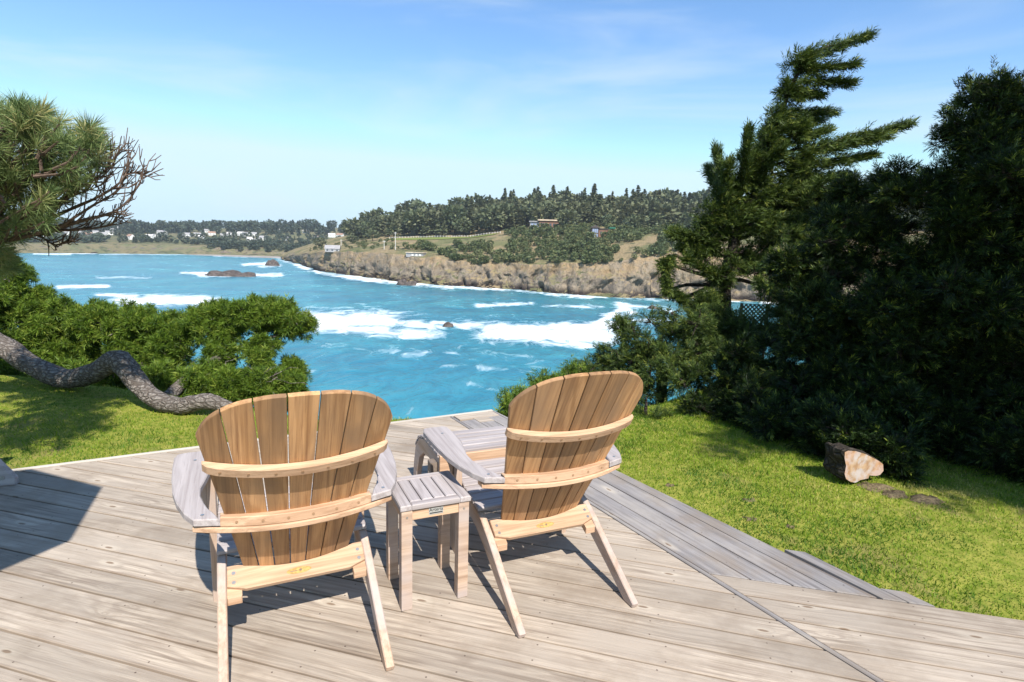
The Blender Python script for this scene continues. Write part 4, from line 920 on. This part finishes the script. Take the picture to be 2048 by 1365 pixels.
# bare earth clods on the lawn
for k, (x, y, rr) in enumerate(((1745, 975, .10), (1790, 990, .08), (1500, 1005, .05), (1500, 1042, .05), (1340, 975, .035), (1850, 1000, .09), (1580, 1058, .03))):
    c = at_z(x, y, -0.05); th = np.linspace(0, 2 * math.pi, 15)[:-1]; V = [(c[0], c[1], -0.030)]
    for q in (0.55, 1.0):
        for a in th: V.append((c[0] + rr * q * 1.5 * math.cos(a) * r_.uniform(.7, 1.25), c[1] + rr * q * math.sin(a) * r_.uniform(.7, 1.25), -0.034 - 0.03 * (q > .9) + r_.uniform(-.008, .010)))
    Fc = [[0, 1 + i, 1 + (i + 1) % 14] for i in range(14)] + [[1 + i, 15 + i, 15 + (i + 1) % 14, 1 + (i + 1) % 14] for i in range(14)]
    if k == 0: SOIL = plain('bare_soil', (0.13, 0.10, 0.06), 0.95, 0.05, nz=60, amt=0.5)
    tag(mesh('soil_patch', V, Fc, SOIL, smooth=True), 'torn patch of bare brown earth beside the cut log' if k in (0, 1, 5) else 'small scuffed bare spot in the open lawn near the deck edge', 'soil', 'bare patches in the lawn')
# ------------------------------------------------------------------ lattice panel between the cypresses
lp = at_y(1508, 628, 8.9); lat = empty('lattice_panel', (lp[0], lp[1], lp[2] - 0.30)); tag(lat, 'small diamond lattice fence panel glimpsed between the cypresses', 'lattice')
LATM = plain('lattice_wood', (0.10, 0.095, 0.09), 0.8, 0.1, nz=20)
for d in (-1, 1):
    for k in range(-6, 7):
        a = np.array([k * 0.065, 0.0]); dr = np.array([d * .7071, .7071]); pts = clip([a + dr * -1 + np.array([-dr[1], dr[0]]) * -.010, a + dr * 1 + np.array([-dr[1], dr[0]]) * -.010, a + dr * 1 + np.array([-dr[1], dr[0]]) * .010, a + dr * -1 + np.array([-dr[1], dr[0]]) * .010], np.array([.19, 0]), np.array([1., 0]))
        for p0, nn in (((-.19, 0), (-1., 0)), ((0, .15), (0, 1.)), ((0, -.15), (0, -1.))):
            if len(pts) >= 3: pts = clip(pts, np.array(p0), np.array(nn))
        if len(pts) >= 3: board('slat', pts, 0.008, lambda x, z, w, d=d: (x, w + 0.009 * d, z + 0.30), LATM, lat, 0.001)
for x in (-.205, .205): mesh('post', box_v(x - .015, x + .015, -.02, .02, -1.6, .46), BOXF, LATM, lat)
# ------------------------------------------------------------------ parasol added out of view, shaped to cast the shadow on the deck
um = empty('added_umbrella', (-2.37, 0.925, 0)); tag(um, 'added octagonal umbrella out of view, casting shade on the deck corner', 'umbrella')
a0 = math.radians(46.7); RU = 0.9; rim = [(RU * math.cos(a0 + i * math.pi / 4), RU * math.sin(a0 + i * math.pi / 4), 2.2) for i in range(8)]
V = [(0, 0, 2.62)] + rim + [(0, 0, 2.60)] + [(x, y, z - .015) for x, y, z in rim]
Fc = [[0, 1 + i, 1 + (i + 1) % 8] for i in range(8)] + [[9, 10 + (i + 1) % 8, 10 + i] for i in range(8)] + [[1 + i, 10 + i, 10 + (i + 1) % 8, 1 + (i + 1) % 8] for i in range(8)]
mesh('canopy', V, Fc, plain('canvas', (0.35, 0.33, 0.28), 0.9, 0.1, nz=8), um)
V, Fc = tube([(0, 0, 0), (0, 0, 1.3), (0, 0, 2.6)], [.022, .022, .02], 8); mesh('pole', V, Fc, TWIG, um)
mesh('base', *tube([(0, 0, 0.0), (0, 0, .05), (0, 0, .07)], [.25, .24, .06], 12), DARKWOOD, um)
for x, y, z in rim: mesh('rib', *tube([(0, 0, 2.585), (x * .98, y * .98, z - .03)], [.008, .006], 4), DARKWOOD, um)
# ------------------------------------------------------------------ sea rocks
ROCK = plain('wet_sea_rock', (0.085, 0.068, 0.06), 0.85, 0.2, nz=0.6, amt=0.5)
def rock(x0, x1, yt, yb, label, seed, lumps=3):
    q = np.random.default_rng(seed); c = at_z((x0 + x1) / 2, yb, SEA); wx = (x1 - x0) / F_PX * c[1] / 2; h = (yb - yt) / F_PX * c[1]
    nu, nv = 40, 12; V = []; 
    for j in range(nv):
        ph = j / (nv - 1) * math.pi / 2
        for i in range(nu):
            th = 2 * math.pi * i / nu; V.append((wx * math.cos(th) * math.cos(ph), wx * 0.5 * math.sin(th) * math.cos(ph), h * math.sin(ph) * 1.15 - 0.15 * h))
    V = np.array(V); s = 3.0 / wx; f = fbm(V + q.uniform(0, 50, 3), s * .6, 4)
    prof = 0.55 + 0.5 * np.abs(np.sin(V[:, 0] / wx * lumps * 1.3 + seed)); V[:, 2] = V[:, 2] * np.where(V[:, 2] > 0, prof + f * .35, 1); V[:, :2] *= (1 + 0.18 * f)[:, None]
    Fc = [[j * nu + i, j * nu + (i + 1) % nu, (j + 1) * nu + (i + 1) % nu, (j + 1) * nu + i] for j in range(nv - 1) for i in range(nu)]
    o = mesh('sea_rock', V, Fc, ROCK, loc=(c[0], c[1], SEA - 0.1)); tag(o, label, 'rock')
rock(402, 516, 540, 552, 'long low dark rock island out in the bay', 1, 4)
rock(528, 558, 520, 532, 'small dark rock off the tip of the headland', 2, 1)
rock(793, 832, 556, 571, 'dark pointed rock at the foot of the headland cliff', 3, 1)
rock(884, 906, 642, 654, 'single small rock awash in mid bay surf', 4, 1)
rock(1293, 1322, 611, 618, 'flat dark rock awash near the cypress, below the tall cliff', 5, 2)
# ------------------------------------------------------------------ far trees
def conifer(seed, n, R, droop=0.25, clump=0.16, top=0.02, lo=0.12):
    """unit-height tree: uneven tiers of boughs"""
    q = np.random.default_rng(seed); h = lo + (1 - lo) * q.uniform(0, 1, n) ** 0.8
    tier = 0.75 + 0.25 * np.sin(h * 40 + seed) + q.normal(0, .12, n)
    rad = R * ((1 - h) * 0.95 + top) ** 0.85 * np.clip(tier, .35, 1.2); th = q.uniform(0, 2 * math.pi, n); lop = 1 + 0.25 * np.cos(th - q.uniform(0, 6))
    f = q.uniform(0.25, 1, n) ** 0.6; P = np.c_[rad * lop * f * np.cos(th), rad * lop * f * np.sin(th), h]
    D = unit(np.c_[np.cos(th), np.sin(th), q.normal(-droop, .3, n)]); L = clump * (0.55 + 0.7 * (1 - h)) * q.uniform(.7, 1.3, n)
    V, Fc = kites(P - D * L[:, None] * .4, D, L, L * q.uniform(.45, .8, n), unit(np.c_[q.normal(0, .5, n), q.normal(0, .5, n), np.ones(n)]))
    return V, Fc, np.repeat(np.clip(q.beta(2, 2, n) + .15 * (f - .6), 0, 1), 4)
def roundtree(seed, n, clump=0.15):
    q = np.random.default_rng(seed); d = unit(q.normal(0, 1, (n, 3))); lob = 1 + .25 * vnoise(d * 2.2 + seed, 1.3)
    f = q.uniform(.35, 1, n) ** .5; P = d * (f * lob)[:, None] * np.array([.42, .42, .36]) + np.array([0, 0, .62])
    D = unit(d + q.normal(0, .5, (n, 3))); L = clump * q.uniform(.7, 1.3, n)
    V, Fc = kites(P, D, L, L * .7, unit(q.normal(0, 1, (n, 3)) + [0, 0, 1])); return V, Fc, np.repeat(np.clip(q.beta(2, 2, n), 0, 1), 4)
FAR1 = leafmat('far_conifer_foliage', (0.045, 0.07, 0.037), (0.10, 0.13, 0.066), (0.20, 0.205, 0.10), trans=0.2, var=0.5)
SCRUB = leafmat('coastal_scrub_leaves', (0.05, 0.075, 0.03), (0.11, 0.14, 0.055), (0.22, 0.21, 0.09), trans=0.15)
FAR2 = leafmat('far_hill_foliage', (0.04, 0.06, 0.045), (0.065, 0.09, 0.06), (0.11, 0.125, 0.075), trans=0.1)
PROTO = [conifer(1, 330, .20), conifer(2, 330, .25), conifer(3, 300, .17), roundtree(4, 360), conifer(5, 330, .30, .1), roundtree(6, 330)]
def tmesh(i):
    V, Fc, T = PROTO[i]; me_o = mesh('crown', V, Fc, FAR1, attrs={'tone': T}); tv, tf = tube([(0, 0, -.05), (0, 0, .4), (0, 0, .85)], [.022, .016, .006], 5); tr_o = mesh('trunk', tv, tf, BARK_D)
    a, b = me_o.data, tr_o.data; bpy.data.objects.remove(me_o); bpy.data.objects.remove(tr_o); return a, b
TM = [tmesh(i) for i in range(6)]
def far_tree(P, H, i, label, group, wide=1.0, name='conifer_tree'):
    t = empty(name, tuple(P), random.uniform(0, 6.28)); t.scale = (H * wide, H * wide, H); tag(t, label, 'tree', group)
    for nm, d in (('crown', TM[i][0]), ('trunk', TM[i][1])):
        o = bpy.data.objects.new(nm, d); COL.objects.link(o); o.parent = t
    return t
q = np.random.default_rng(77)
spots = []
for _ in range(150): spots.append((q.uniform(735, 1440), 6.75 + q.uniform(-.3, .3), q.uniform(14, 27), int(q.choice([0, 1, 2, 4, 3]))))      # skyline
for _ in range(75): spots.append((q.uniform(700, 1440), 6.0 + q.uniform(0, .3), q.uniform(13, 25), int(q.choice([0, 1, 3, 4, 5]))))             # front of the wood
for px_, rr_, H_, i_ in spots: far_tree(head.surf(px_, rr_), H_, i_, ('%s on the skyline ridge of the headland wood' if rr_ > 6.4 else '%s along the lower front of the headland wood') % {0: 'slim dark conifer', 1: 'broad-skirted conifer', 2: 'narrow spire-like conifer', 3: 'round-crowned tree', 4: 'wide ragged conifer', 5: 'rounded bushy tree'}[i_], 'trees of the headland wood', q.uniform(.85, 1.3))
for (x, rr_, H_, i_, w_, lb) in ((1135, 5.25, 14, 3, 1.35, 'big spreading dark cypress between the two hillside houses'), (1283, 4.9, 15, 1, 1.1, 'dense dark conifer standing on the brow past the windowed house'), (640, 4.6, 9, 3, 1.5, 'round dark tree beside the grey-roofed hut'), (705, 4.9, 7, 3, 1.7, 'low bushy tree behind the hut on the headland'), (745, 5.3, 9, 5, 1.6, 'bushy tree near the utility poles'), (1215, 5.6, 10, 5, 1.2, 'leafy tree just above the windowed house')):
    far_tree(head.surf(x, rr_), H_, i_, lb, None, w_, 'cypress_tree' if i_ in (3, 5) else 'conifer_tree')
def stuff_trees(name, land, n, xr, rrng, hr, kinds, m, label, cond=None, seed=1, thin=2):
    q = np.random.default_rng(seed); parts = []
    k = 0
    while k < n:
        x = q.uniform(*xr); r = q.uniform(*rrng)
        if cond and not cond(x, r): continue
        k += 1
        i = int(q.choice(kinds)); V, Fc, T = PROTO[i]; nq = len(V) // 4; sel = q.permutation(nq)[:nq // thin]; Vv = V.reshape(-1, 4, 3)[sel].reshape(-1, 3).copy(); Tt = T.reshape(-1, 4)[sel].ravel()
        c_ = Vv.reshape(-1, 4, 3).mean(1, keepdims=True); Vv = (c_ + (Vv.reshape(-1, 4, 3) - c_) * 1.35).reshape(-1, 3)
        H = q.uniform(*hr); a = q.uniform(0, 6.28); w = H * q.uniform(.9, 1.4); R_ = np.array([[math.cos(a) * w, -math.sin(a) * w, 0], [math.sin(a) * w, math.cos(a) * w, 0], [0, 0, H]])
        parts.append((Vv @ R_.T + land.surf(x, r) - np.array([0, 0, .06 * H]), np.arange(len(Vv)).reshape(-1, 4), np.clip(Tt + q.normal(0, .12), 0, 1)))
    V, Fc, T = cat(parts); return tag(mesh(name, V, Fc, m, attrs={'tone': T}), label, 'forest', kind='stuff')
stuff_trees('forest', head, 1300, (700, 1900), (6.0, 7.4), (12, 19), [0, 1, 2, 4, 3], FAR1, 'dense conifer wood covering the headland hill', lambda x, r: r > 6.0 + (0.12 if x < 1000 else 0), 1)
stuff_trees('forest', head, 170, (1230, 1900), (4.2, 6.0), (6, 13), [1, 3, 5, 4], FAR1, 'scattered trees on the headland brow above the tall cliff', lambda x, r: r > 5.0 or x > 1330, 2)
stuff_trees('forest', town, 1100, (-480, 880), (5.2, 6.5), (12, 22), [0, 1, 3, 4, 5], FAR2, 'blue-green woods on the skyline beyond the far town', None, 3)
stuff_trees('forest', town, 520, (-480, 700), (3.3, 5.3), (5, 11), [3, 5, 3, 1], FAR2, 'clumps of dark trees scattered among the far town houses', None, 4)
stuff_trees('forest', town, 150, (420, 760), (2.6, 4.8), (6, 11), [3, 5, 3, 1], FAR2, 'dark trees massed on the slope above the beach', None, 5)
stuff_trees('coastal_scrub', head, 800, (800, 1420), (2.95, 5.4), (1.6, 5.5), [3, 5], SCRUB, 'low coastal scrub spread over the headland slope', lambda x, r: (x > 880 or r > 3.6) and not (770 < x < 1010 and r > 4.3) and vnoise(np.array([[x * .02, r * 1.6, 3]]))[0] > -.3, 6)
stuff_trees('coastal_scrub', head, 60, (620, 800), (3.4, 5.0), (1.2, 3.0), [3, 5], SCRUB, 'sparse low bushes on the outer headland', None, 7)
# ------------------------------------------------------------------ far houses
def hit(land, px, py, r0=2.5, r1=7.0):
    rs = np.linspace(r0, r1, 140); best = None
    for r in rs:
        P = land.surf(px, r); d = P - np.array([0, 0, EYE]); c, s = math.cos(PITCH), math.sin(PITCH); dep = d[1] * c - d[2] * s; x = F_PX * d[0] / dep; y = -F_PX * (d[1] * s + d[2] * c) / dep
        y2 = 682.5 + x * math.sin(ROLL) + y * math.cos(ROLL); e = abs(y2 - py)
        if best is None or e < best[0]: best = (e, P)
    return best[1]
WHITE = plain('white_clapboard', (0.74, 0.73, 0.70), 0.8, nz=0.3, amt=0.06); ROOFM = [plain('grey_shingle', (0.30, 0.29, 0.29), 0.9, nz=1, amt=.2), plain('brown_shingle', (0.30, 0.19, 0.14), 0.9, nz=1, amt=.2), plain('pale_roof', (0.55, 0.52, 0.50), 0.9, nz=1, amt=.1)]
GLASS = plain('dark_window_glass', (0.05, 0.06, 0.075), 0.15, 0.5)
def gable(name, P, L, Wd, H, rh, rz, wm, rm, label, group=None, wins=2):
    t = empty(name, (P[0], P[1], P[2] - 0.5), rz); tag(t, label, 'house', group); l, w = L / 2, Wd / 2
    V = box_v(-l, l, -w, w, 0, H) + [(-l, 0, H + rh - .05), (l, 0, H + rh - .05)]
    mesh('wall', V, BOXF[:1] + BOXF[2:3] + [[1, 2, 6, 9, 5]] + BOXF[4:5] + [[3, 0, 4, 8, 7]], wm, t)
    o = .35; V = [(-l - o, -w - o, H - .15), (l + o, -w - o, H - .15), (l + o, 0, H + rh), (-l - o, 0, H + rh), (-l - o, w + o, H - .15), (l + o, w + o, H - .15)]
    V = V + [(x, y, z + .22) for x, y, z in V]
    mesh('roof', V, [[6, 7, 8, 9], [9, 8, 11, 10], [0, 3, 2, 1], [3, 4, 5, 2], [0, 1, 7, 6], [4, 10, 11, 5], [1, 2, 8, 7], [2, 5, 11, 8], [0, 6, 9, 3], [3, 9, 10, 4]], rm, t)
    for i in range(wins):
        x = -l + (i + .5) * L / wins; mesh('window', box_v(x - .6, x + .6, -w - .05, -w + .02, H * .35, H * .75), BOXF, GLASS, t)
    return t
TH_ = [(150, 222), (175, 215), (205, 220), (235, 210), (262, 222), (290, 218), (480, 205), (520, 212), (560, 200), (600, 210), (640, 200), (665, 190), (690, 170), (745, 172), (765, 226), (855, 172), (880, 222), (905, 218), (935, 195), (965, 200), (1000, 170), (1090, 212), (1155, 208), (1180, 222), (1210, 185), (1240, 203), (1310, 210), (1350, 205), (1385, 180), (1412, 205), (1440, 208), (1462, 238), (1490, 208), (1502, 242), (1540, 230), (1645, 183), (1680, 232), (1790, 188), (1850, 218), (1940, 214), (1990, 210), (330, 215), (400, 205), (440, 215)]
for k, (x, y) in enumerate(TH_):
    px_, py_ = x / 2.926, 400 + y / 2.926 + 2; P = hit(town, px_, py_, 3.2, 6.4)
    gable('town_house', P, q.uniform(7, 14), q.uniform(6, 8), q.uniform(3.4, 5.6), q.uniform(2.2, 3.6), q.uniform(-.9, .9), WHITE, ROOFM[(rk := int(q.choice([0, 1, 0, 2])))], 'small white gabled house with a %s roof in the town across the bay' % ('grey', 'brown', 'pale')[rk], 'white houses of the far town', 2)
# water tower in town
P = hit(town, 292, 465); wt = empty('water_tower', tuple(P)); tag(wt, 'narrow brown wooden water tower among the white town houses', 'tower')
mesh('tank', *tube([(0, 0, 7), (0, 0, 10), (0, 0, 10.2), (0, 0, 12)], [1.9, 1.9, 2.1, .1], 10), ROOFM[1], wt)
for a in range(4): mesh('leg', *tube([(1.9 * math.cos(a * 1.57 + .78), 1.9 * math.sin(a * 1.57 + .78), -.5), (1.3 * math.cos(a * 1.57 + .78), 1.3 * math.sin(a * 1.57 + .78), 7)], [.25, .2], 5), ROOFM[1], wt)
# hillside houses
REDW = plain('redwood_siding', (0.22, 0.115, 0.075), 0.8, nz=1.0); GREYW = plain('grey_siding', (0.32, 0.31, 0.31), 0.8, nz=1.0); DARKW = plain('dark_siding', (0.075, 0.06, 0.055), 0.8, nz=1.0); BLUEG = plain('sky_tinted_glass', (0.25, 0.30, 0.42), 0.1, 0.6); TANR = plain('tan_flat_roof', (0.50, 0.40, 0.29), 0.9, nz=.5)  # blue panes carry the sky's reflection in their base colour
def boxes(parent, items):
    for nm, b_, m in items: mesh(nm, box_v(*b_), BOXF, m, parent)
def ppm(P): return F_PX / np.linalg.norm(P[:2])
P = hit(head, 1090, 457, 3.5, 6.4); h1 = empty('hillside_house', (P[0], P[1], P[2] - .6), 0.0); tag(h1, 'long low redwood house with a flat tan roof and glazed end on the hill', 'house'); u = 1 / ppm(P)
boxes(h1, [('wall', (-12 * u, 29 * u, 0, 8, 0, 16 * u), REDW), ('glazed_wing', (-30 * u, -12.2 * u, 1, 7, 0, 13 * u), GREYW), ('roof', (-15 * u, 31 * u, -1, 9, 16 * u, 18.5 * u), TANR), ('roof', (-32 * u, -15.2 * u, 0, 8, 13 * u, 15 * u), ROOFM[0])])
for x in (-28, -22, -16): boxes(h1, [('window', (x * u, (x + 4.5) * u, .9, 1.05, 2 * u, 11 * u), BLUEG)])
for x in (-9, -4.5, 0): boxes(h1, [('window', (x * u, (x + 3.2) * u, -.06, .05, 2 * u, 12 * u), GLASS)])
for x in (8, 15, 22): boxes(h1, [('window', (x * u, (x + 4) * u, -.06, .05, 5 * u, 11 * u), GLASS)])
P = hit(head, 1203, 475, 3.2, 6.2); h2 = empty('hillside_house', (P[0], P[1], P[2] - .6)); tag(h2, 'dark two-storey house with tall white-framed windows on the brow', 'house'); u = 1 / ppm(P)
boxes(h2, [('wall', (-20 * u, -6 * u, 0, 7, 0, 20 * u), DARKW), ('side_wing', (-5.8 * u, 16 * u, 1, 8, 0, 17 * u), REDW), ('side_roof', (-5.5 * u, 18 * u, .5, 8.5, 17 * u, 18.3 * u), DARKW), ('green_awning', (14 * u, 26 * u, 0, 5, 19 * u, 21.5 * u), plain('green_canvas', (0.02, 0.14, 0.09), .8)), ('awning_post', (25 * u, 25.6 * u, .2, .5, 0, 19 * u), DARKW)])
mesh('gable_roof', [(-22 * u, -.6, 19.5 * u), (-4 * u, -.6, 19.5 * u), (-13 * u, -.6, 24.5 * u), (-22 * u, 7.6, 19.5 * u), (-4 * u, 7.6, 19.5 * u), (-13 * u, 7.6, 24.5 * u)], [[0, 1, 2], [5, 4, 3], [0, 2, 5, 3], [2, 1, 4, 5], [1, 0, 3, 4]], DARKW, h2)
for x in (-18.5, -14.8, -11): boxes(h2, [('window', (x * u, (x + 3) * u, -.08, .04, 2 * u, 8 * u), BLUEG), ('window', (x * u, (x + 3) * u, -.08, .04, 10 * u, 17.5 * u), BLUEG)])
for x in (-3, 4, 10): boxes(h2, [('window', (x * u, (x + 4) * u, .92, 1.04, 7 * u, 13 * u), GLASS)])
P = hit(head, 667, 503, 3.0, 6.0); gable('seaside_hut', P, 11, 8, 2.6, 2.6, 0.2, GREYW, ROOFM[0], 'small grey hut with a hipped shingle roof near the headland tip', None, 3)
P = hit(head, 830, 513, 3.0, 5.0); h3 = empty('low_building', (P[0], P[1], P[2] - .5), -.15); tag(h3, 'low grey building with a flat sandy roof on the headland slope', 'building'); u = 1 / ppm(P)
boxes(h3, [('wall', (-17 * u, 17 * u, 0, 7, 0, 8 * u), GREYW), ('roof', (-18 * u, 18 * u, -.6, 7.6, 8 * u, 9.5 * u), TANR)])
for x in (-6, 2, 9): boxes(h3, [('window', (x * u, (x + 4) * u, -.06, .04, 2.5 * u, 6 * u), WHITE)])
# ranch fence along the field, poles
FEN = plain('white_fence_paint', (0.66, 0.64, 0.60), .8)
fe = empty('ranch_fence', tuple(head.surf(880, 5.8))); tag(fe, 'long white post and rail fence along the headland field', 'fence'); b0 = np.array(fe.location); prev = None
for k, x in enumerate(np.linspace(778, 1000, 42)):
    P = head.surf(x, 5.75) - b0; mesh('post', box_v(P[0] - .13, P[0] + .13, P[1] - .13, P[1] + .13, P[2] - .4, P[2] + 1.7), BOXF, FEN, fe)
    if prev is not None: mesh('rail', *tube([prev + [0, 0, 1.15], P + [0, 0, 1.15]], [.09, .09], 4), FEN, fe)
    prev = P
for x, y, hpx in ((790, 500, 34), (769, 499, 17), (682, 492, 12)):
    P = hit(head, x, y, 3.0, 6.2); h = hpx / ppm(P); up_ = empty('utility_pole', tuple(P)); tag(up_, {34: 'tall utility pole with a crossarm on the headland', 17: 'shorter pale pole beside the tall utility pole', 12: 'short pole behind the grey hut'}[hpx], 'pole')
    mesh('shaft', *tube([(0, 0, -.5), (0, 0, h / 2), (0, 0, h)], [.22, .18, .15], 6), FEN, up_); mesh('crossarm', box_v(-1.1, 1.1, -.1, .1, h - .9, h - .65), BOXF, FEN, up_)
# field of mown grass behind the fence
fl_ = [head.surf(x, r) + [0, 0, .35] for x, r in [(775, 5.05), (840, 4.9), (900, 5.0), (960, 5.25), (1000, 5.6)]] + [head.surf(x, 5.74) + [0, 0, .35] for x in (1000, 950, 900, 850, 800, 775)]
V = []; Fc = []
xs_ = np.linspace(776, 998, 40)
for x in xs_:
    r0_ = np.interp(x, [775, 840, 900, 960, 1000], [5.05, 4.9, 5.0, 5.25, 5.6])
    for f in np.linspace(0, 1, 6): V.append(head.surf(x, r0_ + (5.73 - r0_) * f) + [0, 0, .4])
Fc = [[i * 6 + j, (i + 1) * 6 + j, (i + 1) * 6 + j + 1, i * 6 + j + 1] for i in range(39) for j in range(5)]
tag(mesh('field', V, Fc, plain('mown_field', (0.17, 0.20, 0.055), .95, .05, nz=.08)), 'smooth green mown field below the white fence', 'field', kind='structure')

# ------------------------------------------------------------------ sea air
hz = bpy.data.materials.new('sea_air'); hz.use_nodes = True; hn = hz.node_tree.nodes; hn.clear()
ho_ = hn.new('ShaderNodeOutputMaterial'); hv_ = hn.new('ShaderNodeVolumePrincipled'); hv_.inputs['Color'].default_value = (0.86, 0.93, 1.0, 1); hv_.inputs['Density'].default_value = 0.00012; hv_.inputs['Anisotropy'].default_value = 0.2
hz.node_tree.links.new(hv_.outputs[0], ho_.inputs['Volume'])
haze = mesh('haze', box_v(-5200, 5200, -80, 2250, -30, 90), BOXF, hz); tag(haze, 'thin pale sea air over the bay', 'haze', kind='stuff')
